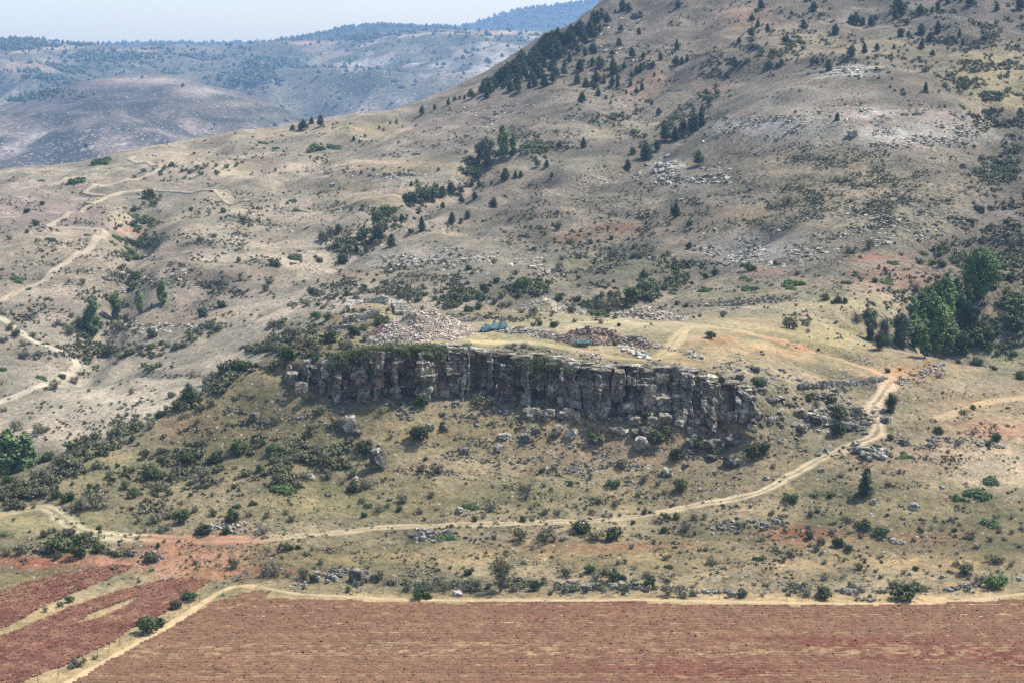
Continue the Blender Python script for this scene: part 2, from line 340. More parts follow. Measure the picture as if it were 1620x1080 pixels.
carve([(370, 300), (300, 330), (250, 365), (222, 400)], 2.5, 7); carve([(420, 430), (340, 450), (280, 480), (240, 500)], 2.0, 6); carve([(395, 500), (320, 530), (240, 560), (160, 600)], 2.2, 6)
carve([(1120, 180), (1060, 225), (1000, 265), (960, 290), (900, 300), (840, 290)], 2.5, 9); carve([(1180, 375), (1120, 410), (1060, 440), (1010, 465), (960, 480)], 4.5, 8); carve([(770, 262), (720, 300), (660, 330), (600, 365), (540, 400), (480, 430)], 4.0, 9)
carve([(1030, 330), (960, 400), (900, 440)], 2.2, 7); carve([(880, 240), (820, 300), (760, 340), (690, 400), (640, 440)], 1.8, 8); carve([(1570, 180), (1600, 260), (1580, 340), (1500, 400)], 4.0, 10); carve([(1500, 60), (1400, 95), (1250, 100), (1150, 120), (1060, 160), (1000, 200)], 3.5, 12)
carve([(960, 0), (950, 80), (900, 160), (850, 220)], -2.0, 12); carve([(1110, 20), (1080, 90), (1030, 150), (960, 200)], 2.2, 8); carve([(1400, 0), (1330, 60), (1250, 90)], 2.5, 9); carve([(640, 190), (560, 230), (480, 270), (400, 300)], 1.6, 8)
for ln_ in ([(470, 330), (540, 326), (600, 321), (660, 313), (720, 300)], [(560, 274), (640, 277), (720, 264), (765, 254)], [(400, 330), (470, 322), (540, 312)], [(236, 372), (244, 410), (272, 440), (330, 452), (380, 448)],
            [(1080, 482), (1180, 478), (1240, 470)], [(205, 596), (260, 593), (310, 592)], [(30, 560), (80, 572), (120, 590)], [(1240, 545), (1330, 560), (1390, 578)], [(640, 372), (720, 362), (800, 352)], [(860, 300), (960, 280), (1040, 262)], [(1240, 300), (1330, 290), (1440, 300)], [(280, 262), (380, 256), (460, 246)], [(60, 440), (20, 450), (-40, 470)], [(1180, 225), (1290, 170), (1400, 160)]):
    carve(ln_, 1.3, 2.6); carve([(a, b + 3.5) for a, b in ln_], -.8, 2.6)
# ---------------------------------------------------------------- soil colours
K = 0.64
KV = np.array([0.97, 1.0, 1.03]) * K
def C(*rgb): return lin(rgb) * KV
PXG, PYG = proj(XG, YG, ZG)
PXG = PXG + 26 * fbm(XG / 9, YG / 7, 3, 61) * 1.0; PYG = PYG + 10 * fbm(XG / 7, YG / 6, 3, 71)
g1 = fbm(XG / 33, YG / 25, 4, 81) * .5 + .5; g2 = fbm(XG / 7, YG / 6, 4, 85) * .5 + .5; g3 = fbm(XG / 2.2, YG / 2.0, 3, 89) * .5 + .5
def mixc(A_, B_, f): return A_ + (B_ - A_) * np.clip(f, 0, 1)[..., None]
CG = mixc(C(126, 116, 87), C(162, 145, 114), sst(g1, .36, .64))
CG = mixc(CG, C(108, 102, 74), sst(g2, .52, .75) * .8); CG = mixc(CG, C(140, 112, 90), sst(g3 * .5 + g1 * .5, .55, .75) * .45)
farm = sst(YG, 372, 400)
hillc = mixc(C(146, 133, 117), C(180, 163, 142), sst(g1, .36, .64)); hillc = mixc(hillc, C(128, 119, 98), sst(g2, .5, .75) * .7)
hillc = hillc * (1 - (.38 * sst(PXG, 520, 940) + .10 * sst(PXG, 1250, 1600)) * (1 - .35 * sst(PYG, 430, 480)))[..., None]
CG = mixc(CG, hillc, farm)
rockM = np.clip(0.06 + 0.22 * sst(g2, .45, .75), 0, 1); scrubM = np.clip(0.30 + 0.9 * (g1 - .35) + .6 * (g2 - .5), 0, 1) * .85 * (1 + .5 * sst(PXG, 600, 1000) * farm)
def blob(px, py, rx, ry, rgb, k, rock=None, scrub=None, p=2.0, far=None):
    global CG, rockM, scrubM
    w = np.exp(-(np.abs((PXG - px) / rx) ** p + np.abs((PYG - py) / ry) ** p)) * k
    if far is not None: w = w * (sst(YG, 372, 392) if far else 1 - sst(YG, 372, 392))
    if rgb is not None: CG = CG + (C(*rgb) - CG) * np.clip(w, 0, 1)[..., None]
    if rock is not None: rockM = rockM + (rock - rockM) * np.clip(w, 0, 1)
    if scrub is not None: scrubM = scrubM + (scrub - scrubM) * np.clip(w, 0, 1)
BL = [
 # left hillside and valley floor
 (150, 630, 200, 55, (200, 184, 160), .7, .03, .1), (110, 690, 85, 14, (216, 192, 166), .9, .02, 0), (420, 560, 130, 40, (196, 180, 156), .6, .02, .15),
 (60, 330, 90, 28, (152, 132, 122), .8, .2, .35), (60, 400, 90, 22, (146, 132, 110), .6, .05, .3), (190, 348, 20, 16, (196, 178, 148), .9, .3, .1), (210, 365, 30, 8, (174, 134, 112), .7, .2, 0),
 (180, 430, 50, 25, (164, 146, 124), .7, .45, .3), (240, 420, 12, 40, (160, 146, 124), .7, .02, .1), (280, 410, 18, 34, (120, 104, 86), .5, .1, .6), (330, 440, 60, 10, (136, 116, 98), .6, .2, .5), (290, 510, 55, 22, (150, 128, 106), .6, .4, .3),
 (400, 320, 120, 50, (158, 144, 122), .6, .1, .3), (375, 272, 22, 12, (196, 178, 146), .8, .1, 0), (415, 262, 34, 12, (132, 108, 94), .7, .3, .3), (640, 262, 130, 12, (184, 164, 132), .8, .03, .05), (600, 318, 90, 7, (180, 160, 130), .8, .02, .05),
 (560, 300, 90, 5, (150, 124, 100), .6, .4, .2), (280, 250, 60, 10, (188, 166, 138), .6, .05, .1), (560, 205, 110, 14, (176, 156, 122), .7, .03, .15), (360, 210, 120, 10, (170, 150, 126), .5, .05, .2),
 (690, 200, 60, 28, (144, 128, 116), .7, .3, .25), (740, 180, 70, 30, (146, 130, 116), .8, .35, .3), (450, 380, 60, 20, (160, 144, 120), .5, .3, .2), (570, 433, 20, 8, (176, 134, 108), .8, .3, 0), (640, 410, 110, 22, (142, 134, 120), .8, .45, .25),
 (800, 420, 120, 26, (140, 130, 112), .6, .4, .45), (700, 370, 120, 22, (148, 136, 114), .5, .1, .2), (620, 440, 90, 16, (128, 120, 92), .5, .2, .6),
 # big hill, right
 (1000, 40, 90, 50, (118, 108, 98), .8, .4, .5), (1130, 60, 110, 40, (126, 112, 98), .6, .25, .4), (1040, 122, 16, 9, (172, 130, 104), .6, .1, .1), (1010, 145, 26, 8, (180, 128, 100), .6, .1, .2), (1135, 142, 26, 7, (172, 118, 98), .8, .1, 0), (1190, 30, 40, 20, (166, 128, 108), .6, .2, .3),
 (900, 170, 90, 20, (128, 116, 104), .7, .35, .35), (1000, 200, 110, 16, (152, 141, 118), .7, .05, .1), (900, 260, 120, 20, (150, 140, 118), .7, .05, .15), (1250, 60, 70, 20, (150, 132, 112), .5, .2, .4),
 (1330, 75, 160, 22, (156, 140, 114), .7, .1, .2), (1560, 110, 90, 34, (176, 158, 116), .7, .05, .5), (1480, 30, 130, 26, (112, 102, 94), .7, .3, .6), (1590, 160, 60, 25, (172, 156, 114), .6, .05, .6),
 (1340, 112, 40, 8, (206, 200, 190), .9, .9, 0), (1300, 150, 150, 16, (146, 134, 120), .8, .3, .1), (1390, 180, 60, 10, (190, 170, 158), .9, .8, .05), (1500, 190, 60, 24, (176, 156, 142), .7, .6, .2), (1220, 200, 90, 16, (186, 178, 168), .8, .7, .15), (1420, 215, 120, 14, (194, 184, 174), .8, .8, .2),
 (1230, 165, 70, 10, (166, 152, 138), .7, .5, .1), (1280, 300, 90, 40, (122, 112, 90), .7, .35, .75), (1380, 290, 130, 40, (148, 134, 104), .6, .35, .75), (1400, 350, 110, 34, (160, 148, 122), .8, .5, .9), (1290, 260, 110, 16, (150, 134, 108), .6, .3, .6),
 (1052, 262, 24, 10, (214, 208, 198), .9, .95, 0), (1090, 290, 50, 24, (148, 138, 122), .7, .5, .3), (1190, 395, 70, 22, (152, 148, 142), .8, .7, .4), (1180, 340, 60, 14, (166, 142, 116), .7, .05, .1), (1060, 340, 110, 20, (132, 120, 98), .7, .2, .4),
 (990, 365, 50, 10, (148, 104, 84), .7, .1, .2), (905, 375, 24, 10, (162, 110, 84), .6, .1, .2), (980, 410, 110, 24, (126, 122, 92), .6, .15, .5), (900, 440, 80, 20, (126, 120, 92), .5, .15, .5), (1215, 430, 30, 7, (152, 108, 92), .7, .05, 0), (1395, 408, 34, 8, (168, 108, 88), .7, .1, .2), (1400, 445, 70, 20, (166, 128, 106), .7, .1, .2),
 (1180, 470, 160, 22, (160, 146, 116), .7, .05, .15), (1180, 478, 100, 4, (140, 122, 108), .6, .5, .1), (1350, 480, 110, 16, (178, 162, 122), .7, .02, .05), (1600, 380, 70, 80, (100, 89, 78), .8, .15, .75), (1600, 340, 50, 20, (150, 134, 122), .5, .5, .3), (1590, 560, 50, 20, (164, 160, 114), .7, .02, .2), (1600, 495, 50, 10, (178, 156, 116), .8, .02, .1), (1560, 440, 60, 30, (130, 116, 92), .6, .1, .6),
 # plateau and saddle
 (930, 520, 230, 26, (182, 167, 134), .9, .03, .02), (1150, 560, 130, 30, (182, 156, 118), .8, .05, .05), (1300, 535, 120, 30, (182, 162, 120), .8, .04, .05), (740, 535, 130, 8, (192, 174, 130), .95, .05, 0), (600, 500, 40, 12, (178, 164, 132), .9, .1, .05), (1140, 535, 26, 10, (176, 124, 92), .7, .1, 0), (1230, 560, 60, 14, (184, 146, 110), .6, .05, 0),
 (1440, 590, 60, 14, (190, 146, 104), .8, .1, 0), (1560, 640, 120, 30, (172, 146, 114), .8, .1, .15), (1560, 605, 80, 10, (160, 146, 124), .6, .2, .2), (1580, 680, 70, 14, (178, 130, 106), .7, .1, .05), (1595, 745, 95, 34, (206, 180, 150), .9, .15, .05), (1450, 720, 90, 26, (164, 138, 112), .7, .4, .2), (1450, 800, 160, 20, (160, 142, 106), .6, .15, .3),
 # slope under the cliff
 (1000, 710, 190, 40, (146, 124, 98), .85, .55, .35), (700, 690, 150, 26, (156, 138, 100), .8, .15, .2), (560, 650, 110, 26, (148, 132, 98), .6, .25, .3), (360, 690, 100, 40, (138, 122, 90), .6, .25, .35), (300, 670, 60, 16, (142, 112, 86), .6, .4, .3), (200, 740, 110, 22, (162, 154, 110), .7, .05, .3), (1310, 660, 70, 34, (142, 130, 112), .8, .8, .3),
 (1180, 600, 60, 30, (150, 140, 120), .7, .8, .3), (800, 780, 260, 24, (134, 124, 88), .6, .12, .3), (500, 800, 200, 22, (140, 130, 90), .7, .08, .25), (1100, 770, 90, 24, (150, 130, 102), .6, .35, .3), (740, 620, 320, 16, (120, 108, 88), .5, .5, .3),
 # between track and field
 (600, 880, 260, 14, (164, 142, 102), .8, .08, .1), (1000, 880, 200, 20, (166, 142, 102), .7, .1, .2), (960, 868, 120, 8, (170, 120, 90), .6, .1, .05), (1260, 845, 60, 14, (168, 100, 72), .85, .1, .05), (1360, 870, 80, 20, (160, 142, 110), .5, .25, .2), (1450, 890, 200, 14, (176, 148, 106), .8, .08, .1), (1450, 850, 120, 14, (162, 124, 94), .6, .1, .15),
 (310, 868, 100, 18, (176, 124, 98), .8, .05, 0), (210, 890, 120, 9, (180, 128, 106), .85, .05, 0), (330, 905, 70, 16, (184, 130, 96), .85, .05, .05), (50, 890, 80, 9, (176, 106, 82), .8, .1, 0), (50, 915, 70, 10, (178, 146, 108), .7, .1, 0), (60, 830, 90, 16, (168, 156, 112), .7, .04, .2), (500, 915, 80, 12, (160, 132, 98), .6, .4, .15),
 (430, 905, 40, 6, (172, 112, 84), .7, .1, .1), (1500, 930, 160, 10, (170, 140, 104), .7, .1, .1), (1000, 925, 300, 10, (158, 136, 102), .5, .25, .2),
 (200, 990, 420, 62, (176, 154, 116), .9, .05, 0, 6.0)]
for i_, b_ in enumerate(BL): blob(*b_[:8], p=b_[8] if len(b_) > 8 else 2.0, far=True if i_ < 2 or (b_[0] < 420 and b_[1] < 720) and b_[4][0] > 190 else (True if b_ in (BL[0], BL[1], BL[2]) else (False if (b_[0] < 480 and b_[1] > 640) else None)))
# straw fringe under and beside the ploughland
w = (1 - sst(YG, 250.5, 255)) * 0.9; CG = CG + (C(190, 162, 118) - CG) * w[..., None]; rockM *= (1 - w); scrubM *= (1 - w)
MG = np.stack([rockM, scrubM, rockM * 0], -1)
idx = np.arange(NR * NC).reshape(NR, NC)
quads = np.stack([idx[:-1, :-1], idx[:-1, 1:], idx[1:, 1:], idx[1:, :-1]], -1).reshape(-1, 4)
GROUND = ground_material()
me = make_mesh('ground', np.stack([XG, YG, ZG], -1).reshape(-1, 3), quads, CG.reshape(-1, 3), MG.reshape(-1, 3), smooth=True, mats=[GROUND])
link('ground', me, kind='structure')
def ground_col(x, y):
    i = np.clip(np.searchsorted(cols, x / y), 0, NC - 1); j = np.clip(np.searchsorted(rows, y), 0, NR - 1); return CG[j, i]
# ================================================================ PLOUGHED FIELDS
def in_poly(x, y, poly):
    inside = np.zeros(x.shape, bool); n = len(poly); j = n - 1
    for i in range(n):
        xi, yi = poly[i]; xj, yj = poly[j]
        c = ((yi > y) != (yj > y)) & (x < (xj - xi) * (y - yi) / (yj - yi + 1e-12) + xi)
        inside ^= c; j = i
    return inside
SOIL = attr_material('ploughed_soil', nscale=2.6, bump=0.22, vary=0.42)
CLODS = []
def field(px_poly, dirv, colf, name, hole=None, step=0.33, nclod=9000, clod_col=None, wob=0.35):
    pp = np.array(px_poly, float); w = hit(pp[:, 0], pp[:, 1])[:, :2]
    x0, x1 = w[:, 0].min() - 1, w[:, 0].max() + 1; y0, y1 = w[:, 1].min() - 1, w[:, 1].max() + 1
    gx = np.arange(x0, x1, step); gy = np.arange(y0, y1, step); X, Y = np.meshgrid(gx, gy)
    nx = X + wob * fbm(X / 2.2, Y / 2.2, 3, 5); ny = Y + wob * fbm(X / 2.2, Y / 2.2, 3, 6)
    ins = in_poly(nx, ny, w)
    if hole is not None:
        hh = np.array(hole, float); ins &= ~in_poly(nx, ny, hit(hh[:, 0], hh[:, 1])[:, :2])
    d = np.array(dirv, float); d /= np.linalg.norm(d); per = X * -d[1] + Y * d[0]; alo = X * d[0] + Y * d[1]
    per = per + 0.35 * fbm(alo / 18, per / 9, 2, 8)
    fur = np.sin(per * 2 * math.pi / 1.05) * 0.10 + np.sin(per * 2 * math.pi / 4.3) * 0.03
    z = H(X, Y) + 0.10 + fur + 0.12 * fbm(X / 0.8, Y / 0.8, 3, 9)
    c = colf(X, Y, per, alo)
    id_ = np.arange(X.size).reshape(X.shape)
    q = np.stack([id_[:-1, :-1], id_[:-1, 1:], id_[1:, 1:], id_[1:, :-1]], -1)
    ok = ins[:-1, :-1] & ins[1:, 1:] & ins[:-1, 1:] & ins[1:, :-1]; q = q[ok]
    u, inv = np.unique(q, return_inverse=True); V = np.stack([X, Y, z], -1).reshape(-1, 3)[u]
    link(name, make_mesh(name, V, inv.reshape(-1, 4), c.reshape(-1, 3)[u], smooth=True, mats=[SOIL]), kind='structure')
    k = RNG.choice(len(V), nclod); p = V[k] + RNG.normal(0, .15, (nclod, 3)) * (1, 1, .05)
    CLODS.append((p, c.reshape(-1, 3)[u][k] * RNG.uniform(.85, 1.4, (nclod, 1))))
def col_main(X, Y, per, alo):
    px, py = proj(X, Y, H(X, Y))
    a = fbm(X / 16, Y / 3.2, 4, 12) * .5 + .5; b = fbm(X / 1.1, Y / .5, 3, 13) * .5 + .5; g = fbm(X / 30, Y / 12, 3, 15) * .5 + .5; f_ = vn2(X / .55, Y / .4, 19)
    red = np.clip(.12 + .75 * sst(px, 700, 1250) * sst(g, .30, .62) + .5 * np.exp(-(((px - 1100) / 260) ** 2 + ((py - 1060) / 26) ** 2)), 0, 1)
    c = mixc(C(132, 98, 73), C(118, 68, 53), red); c = mixc(c, C(112, 50, 40), (red - .4) * 1.2 * sst(a, .35, .6)); c = mixc(c, C(160, 128, 92), sst(b * .6 + a * .4, .54, .74) * .42)
    pale = np.exp(-(((py - 1030) / 12) ** 2)) * sst(b, .5, .7) + np.exp(-(((py - 1070) / 7) ** 2)) * sst(b, .5, .7) * .5
    c = mixc(c, C(180, 150, 112), pale * .6); return c * (1 + .24 * np.sin(per * 2 * math.pi / 1.05) + .22 * f_)[..., None]
def col_left(X, Y, per, alo):
    a = fbm(X / 9, Y / 4, 4, 14) * .5 + .5; b = fbm(X / 1.1, Y / .8, 3, 16) * .5 + .5; f_ = vn2(X / .55, Y / .4, 19)
    c = mixc(C(134, 92, 72), C(116, 73, 58), sst(a, .3, .7)); c = mixc(c, C(160, 124, 96), sst(b, .54, .74) * .5)
    return c * (1 + .10 * np.sin(per * 2 * math.pi / 1.05) + .2 * f_)[..., None]
field([(60, 1115), (111, 1080), (222, 1017), (333, 953), (369, 941), (405, 934), (432, 934), (422, 947), (516, 948), (600, 952), (669, 954), (810, 952), (1000, 952), (1200, 957), (1400, 957), (1500, 953), (1620, 947), (1760, 944), (1780, 1160), (0, 1160)],
      (1, 0), col_main, 'ploughed_field', step=0.36, nclod=16000)
DL = (1.0, 0.95)
field([(-160, 990), (0, 932), (92, 905), (144, 898), (180, 891), (219, 896), (190, 908), (122, 935), (60, 965), (0, 996), (-160, 1070)], DL, col_left, 'red_ploughed_field', nclod=8000)
field([(-160, 1090), (0, 1006), (111, 958), (194, 931), (242, 920), (278, 914), (338, 916), (316, 932), (264, 968), (211, 993), (178, 1016), (105, 1052), (33, 1080), (-60, 1110)], DL, col_left, 'red_ploughed_field', hole=[(114, 988), (150, 968), (217, 943), (205, 953), (160, 976)], nclod=11000)
_oc = np.array([[1, 0, 0], [-1, 0, 0], [0, 1, 0], [0, -1, 0], [0, 0, 1], [0, 0, -.4]], float); _of = np.array([[0, 2, 4], [2, 1, 4], [1, 3, 4], [3, 0, 4]])
def scatter(name, proto_list, pos, size, rotz, mat, colors=None, kind='stuff', flat=None, parent=None, smooth=False, tilt=None):
    """many small pieces joined into one mesh"""
    Vs, Fs, Cs = [], [], []; off = 0; pos = np.asarray(pos); which = RNG.integers(0, len(proto_list), len(pos))
    for k, (pv, pf) in enumerate(proto_list):
        m = which == k; n = m.sum()
        if n == 0: continue
        sc = size[m]; sc = sc[:, None] if sc.ndim == 1 else sc
        ca, sa = np.cos(rotz[m]), np.sin(rotz[m]); v = pv[None] * sc[:, None, :]
        if tilt is not None:
            tl = tilt[m]; v = np.stack([v[..., 0], v[..., 1] * np.cos(tl)[:, None] - v[..., 2] * np.sin(tl)[:, None], v[..., 1] * np.sin(tl)[:, None] + v[..., 2] * np.cos(tl)[:, None]], -1)
        x = v[..., 0] * ca[:, None] - v[..., 1] * sa[:, None]; y = v[..., 0] * sa[:, None] + v[..., 1] * ca[:, None]
        v = np.stack([x, y, v[..., 2]], -1) + pos[m][:, None, :]
        Vs.append(v.reshape(-1, 3)); Fs.append((pf[None] + (np.arange(n) * len(pv))[:, None, None]).reshape(-1, pf.shape[1]) + off); off += n * len(pv)
        if colors is not None: Cs.append(np.repeat(colors[m], len(pv), 0))
    if not Vs: return None
    me = make_mesh(name, np.concatenate(Vs), np.concatenate(Fs), np.concatenate(Cs) if Cs else None, smooth=smooth, mats=[mat])
    return link(name, me, kind=kind, parent=parent)
_p = np.concatenate([c[0] for c in CLODS]); _c = np.concatenate([c[1] for c in CLODS]); _n = len(_p)
scatter('soil_clods', [(_oc + RNG.normal(0, .22, _oc.shape), _of) for _ in range(4)], _p, RNG.uniform(.05, .14, (_n, 3)) * (1.5, 1.2, .28), RNG.uniform(0, 6.28, _n), SOIL, _c)

# ================================================================ TRACKS
TRACK = attr_material('track_dirt', nscale=1.6, bump=0.1, vary=0.22)
def resample(w, step):
    for _ in range(2):                                   # Chaikin smoothing
        a = w[:-1] * .75 + w[1:] * .25; b = w[:-1] * .25 + w[1:] * .75
        w = np.concatenate([w[:1], np.stack([a, b], 1).reshape(-1, w.shape[1]), w[-1:]])
    d = np.r_[0, np.cumsum(np.linalg.norm(np.diff(w[:, :2], axis=0), axis=1))]; t = np.arange(0, d[-1], step)
    return np.stack([np.interp(t, d, w[:, i]) for i in range(w.shape[1])], 1)
def track(pts, name='dirt_track', step=0.5, lift=0.07, rut=True, strength=1.0):
    """pts: px, py, width m, r, g, b"""
    p = np.array(pts, float); w = hit(p[:, 0], p[:, 1]); q = resample(np.column_stack([w[:, :2], p[:, 2:]]), step)
    T = np.gradient(q[:, :2], axis=0); T /= np.linalg.norm(T, axis=1)[:, None] + 1e-9; Nn = np.stack([-T[:, 1], T[:, 0]], 1)
    prof = np.array([-1.25, -1.0, -.72, -.52, -.34, -.15, .15, .34, .52, .72, 1.0, 1.25]); m = len(prof); n = len(q)
    s = np.arange(n) * step
    wid = q[:, 2] / 2 * (.70 if lift < .1 else .56) * (1 + .22 * vn2(s / 3.1, s * 0, 3))
    X = q[:, 0][:, None] + Nn[:, 0][:, None] * prof * wid[:, None]; Y = q[:, 1][:, None] + Nn[:, 1][:, None] * prof * wid[:, None]
    X = X + .15 * fbm(X / 1.3, Y / 1.3, 2, 4)
    zo = np.array([-.10, .3, 1, .7, .7, 1.2, 1.2, .7, .7, 1, .3, -.10]) * lift if rut else np.array([-.1, .4, 1, 1, 1, 1, 1, 1, 1, 1, .4, -.1]) * lift
    Zz = H(X, Y) + zo + (.03 * vn2(X / .9, Y / .9, 2))
    base = C(1, 1, 1) * 0 + lin(q[:, 3:6]) * KV
    mid = ground_col(X, Y)
    if rut: wt = np.array([.05, .3, .7, 1, .9, .22, .22, .9, 1, .7, .3, .05])
    else: wt = np.array([.1, .5, .9, 1, 1, 1, 1, 1, 1, .9, .5, .1])
    wt = np.clip(wt[None] + .55 * fbm(X / 1.5, Y / 1.5, 3, 5), 0, 1)[..., None] * strength
    c = mid * (1 - wt) + base[:, None, :] * wt
    id_ = np.arange(n * m).reshape(n, m); f = np.stack([id_[:-1, :-1], id_[:-1, 1:], id_[1:, 1:], id_[1:, :-1]], -1).reshape(-1, 4)
    return link(name, make_mesh(name, np.stack([X, Y, Zz], -1).reshape(-1, 3), f, c.reshape(-1, 3), smooth=True, mats=[TRACK]), kind='structure')
TA = (208, 184, 146); TR = (194, 138, 110); TO = (196, 156, 122)
def tk(px, w, c, step=None): return [(x, y, w, *c) for x, y in px]
track(tk([(-60, 818), (0, 813), (40, 806), (62, 802)], 3.2, (184, 160, 118)) + tk([(74, 803), (86, 808), (96, 818), (108, 829), (126, 839), (150, 846), (180, 849), (215, 850)], 3.7, (206, 186, 148)) + tk([(250, 850.5), (300, 852), (350, 853.5), (400, 853)], 3.9, TR)
      + tk([(440, 850), (500, 846), (560, 840), (620, 833), (700, 830), (780, 829), (850, 827), (910, 825), (960, 822), (1020, 816), (1060, 808), (1080, 803)], 2.1, (192, 168, 132))
      + tk([(1130, 794), (1180, 786), (1215, 774), (1245, 755), (1275, 738), (1310, 720), (1345, 706)], 2.7, TA) + tk([(1378, 694), (1391, 682), (1388, 668), (1380, 655), (1380, 645), (1392, 628), (1404, 612)], 3.8, (208, 178, 144))
      + tk([(1410, 602), (1402, 593)], 3.6, TO) + tk([(1370, 581), (1330, 569), (1280, 555), (1240, 542), (1200, 531), (1160, 523)], 2.6, (206, 150, 108)), strength=.95)
track(tk([(1150, 520), (1110, 517), (1090, 517), (1078, 526), (1070, 538), (1062, 548), (1055, 560), (1030, 568), (990, 568), (940, 560), (890, 549), (850, 543), (800, 541), (740, 540)], 3.4, (202, 172, 124)), strength=.6)
track(tk([(1210, 533), (1150, 520), (1060, 512), (980, 510), (900, 509)], 3.0, (196, 174, 124)), name='grassy_path', rut=False, strength=.5)
track(tk([(-120, 668), (-40, 650), (0, 636), (40, 621), (70, 610), (95, 601), (112, 590), (122, 580), (120, 570), (108, 561), (85, 553), (60, 545), (40, 533), (20, 518), (0, 503), (-60, 480)], 3.6, (198, 182, 156)), lift=.34, step=.8, rut=False)
track(tk([(-60, 500), (0, 477), (25, 463), (60, 450), (82, 434), (100, 419), (125, 402), (147, 387), (165, 373), (168, 367), (155, 363), (130, 362), (100, 362), (80, 361), (76, 358), (88, 350), (108, 342), (130, 332), (150, 322), (165, 314), (182, 307), (212, 303), (250, 302)], 3.7, (188, 168, 140)), lift=.42, step=.9, rut=False, strength=.85)
track(tk([(250, 302), (300, 306), (350, 313), (395, 320)], 3.0, (188, 170, 142)), lift=.42, step=.9, rut=False, strength=.8)
track(tk([(168, 311), (145, 309), (131, 306), (140, 301), (165, 294), (200, 286), (235, 278), (252, 270), (255, 264), (240, 259), (215, 258), (204, 254), (210, 249), (224, 246)], 3.4, (188, 168, 140)), lift=.45, step=1.0, rut=False, strength=.9)
track(tk([(470, 330), (560, 327), (640, 318), (720, 262)][:3], 2.5, (190, 166, 128)), lift=.42, step=1.0, rut=False, strength=.6)
track(tk([(1480, 664), (1510, 652), (1540, 642), (1575, 633), (1620, 628), (1700, 620)], 2.8, (196, 162, 122)), rut=False, strength=.7)
track(tk([(90, 1090), (150, 1055), (222, 1014), (280, 980), (330, 946), (355, 931), (378, 926), (410, 928)], 1.7, (204, 174, 130)), name='field_path', rut=False)
track(tk([(410, 928), (450, 937), (520, 943), (600, 947), (700, 949), (810, 949), (950, 949), (1100, 950), (1215, 953), (1330, 955), (1450, 955), (1520, 951), (1570, 945), (1620, 938), (1760, 930)], 1.4, (198, 172, 134)), name='field_path', rut=False, strength=.7)

# ================================================================ ROCK
def cube_sphere(n):
    V, Fc = [], []
    for ax in range(3):
        for sg in (-1, 1):
            a = np.linspace(-1, 1, n + 1); u, v = np.meshgrid(a, a); p = np.zeros((n + 1, n + 1, 3)); p[..., ax] = sg; p[..., (ax + 1) % 3] = u * sg; p[..., (ax + 2) % 3] = v
            o = sum(len(q) for q in V); V.append(p.reshape(-1, 3)); id_ = np.arange((n + 1) ** 2).reshape(n + 1, n + 1) + o
            Fc.append(np.stack([id_[:-1, :-1], id_[:-1, 1:], id_[1:, 1:], id_[1:, :-1]], -1).reshape(-1, 4))
    V = np.concatenate(V); Fc = np.concatenate(Fc); key = np.round(V * 1000).astype(int); u, first, inv = np.unique(key, axis=0, return_index=True, return_inverse=True)
    return V[first], inv.ravel()[Fc]
def rock(seed, n=3, box=0.8, rough=.16, cuts=5):
    rg = np.random.default_rng(seed); V, Fc = cube_sphere(n); Sp = V / np.linalg.norm(V, axis=1)[:, None]
    P_ = V * box + Sp * (1 - box) * 1.25
    P_ = P_ * (1 + rough * vn3(Sp * 1.3 + seed * 7.1, seed)[:, None]) + rough * .6 * np.stack([vn3(V * 1.9 + 3 * k + seed, seed + k) for k in range(3)], 1)
    for _ in range(cuts):                                 # planar fracture faces
        d = rg.normal(size=3); d /= np.linalg.norm(d); lim = rg.uniform(.72, .98) * np.abs(P_ @ d).max(); ex = np.clip(P_ @ d - lim, 0, None); P_ = P_ - ex[:, None] * d
    return P_ * .5, Fc
def tri(Fc): return np.concatenate([Fc[:, [0, 1, 2]], Fc[:, [0, 2, 3]]])
LIME = rock_material('grey_limestone', ((0.075, 0.062, 0.046), (0.27, 0.238, 0.19), (0.60, 0.55, 0.47)))
LIMEO = rock_material('stained_limestone', ((0.10, 0.075, 0.06), (0.20, 0.16, 0.13), (0.32, 0.28, 0.24)), orange=(0.30, 0.13, 0.06, 1))
PALE = rock_material('pale_stone', ((0.22, 0.20, 0.17), (0.38, 0.35, 0.30), (0.54, 0.51, 0.455)))
BROWN = rock_material('brown_stone', ((0.13, 0.095, 0.078), (0.26, 0.20, 0.165), (0.42, 0.35, 0.30))); DARKR = rock_material('dark_limestone', ((0.06, 0.056, 0.048), (0.14, 0.13, 0.11), (0.28, 0.26, 0.235)))
# the cliff: a fractured face, proud blocks, the beds of the rim and the bench below
cliff = link('cliff', None, kind='structure', loc=(0, 0, 0))
def edge(px_):                                             # plan position of the rim for a photo column
    s = (px_ - 810) / F; y = cliff_Y(s) + edge_noise(s); return s * y, y
pu = np.linspace(474, 1200, 620); ex, ey = edge(pu); eu = np.r_[0, np.cumsum(np.hypot(np.diff(ex), np.diff(ey)))]
_rg = np.random.default_rng(3); cb = [0.]
while cb[-1] < eu[-1] + 4: cb.append(cb[-1] + _rg.choice([.7, 1.1, 1.6, 2.3, 3.0], p=[.15, .25, .25, .2, .15]))
cb = np.array(cb); cdep = _rg.choice([-2.2, -1.0, 0, .5, 1.1, 1.6], len(cb), p=[.16, .18, .2, .2, .16, .1]); clean = _rg.uniform(-.5, .5, len(cb))
def batter(u): return np.interp(u / eu[-1], [0, .35, .6, 1], [.9, 1.4, 2.2, 2.8])
nz = 64; Uu, Kk = np.meshgrid(eu, np.linspace(0, 1, nz)); EX = np.broadcast_to(ex, Uu.shape); EY = np.broadcast_to(ey, Uu.shape)
zb = H(ex, ey - 2.2) - .5; zt = H(ex, ey + 1.2) + .1; hgt = np.maximum(zt - zb, .2); ZZ = zb + Kk * hgt
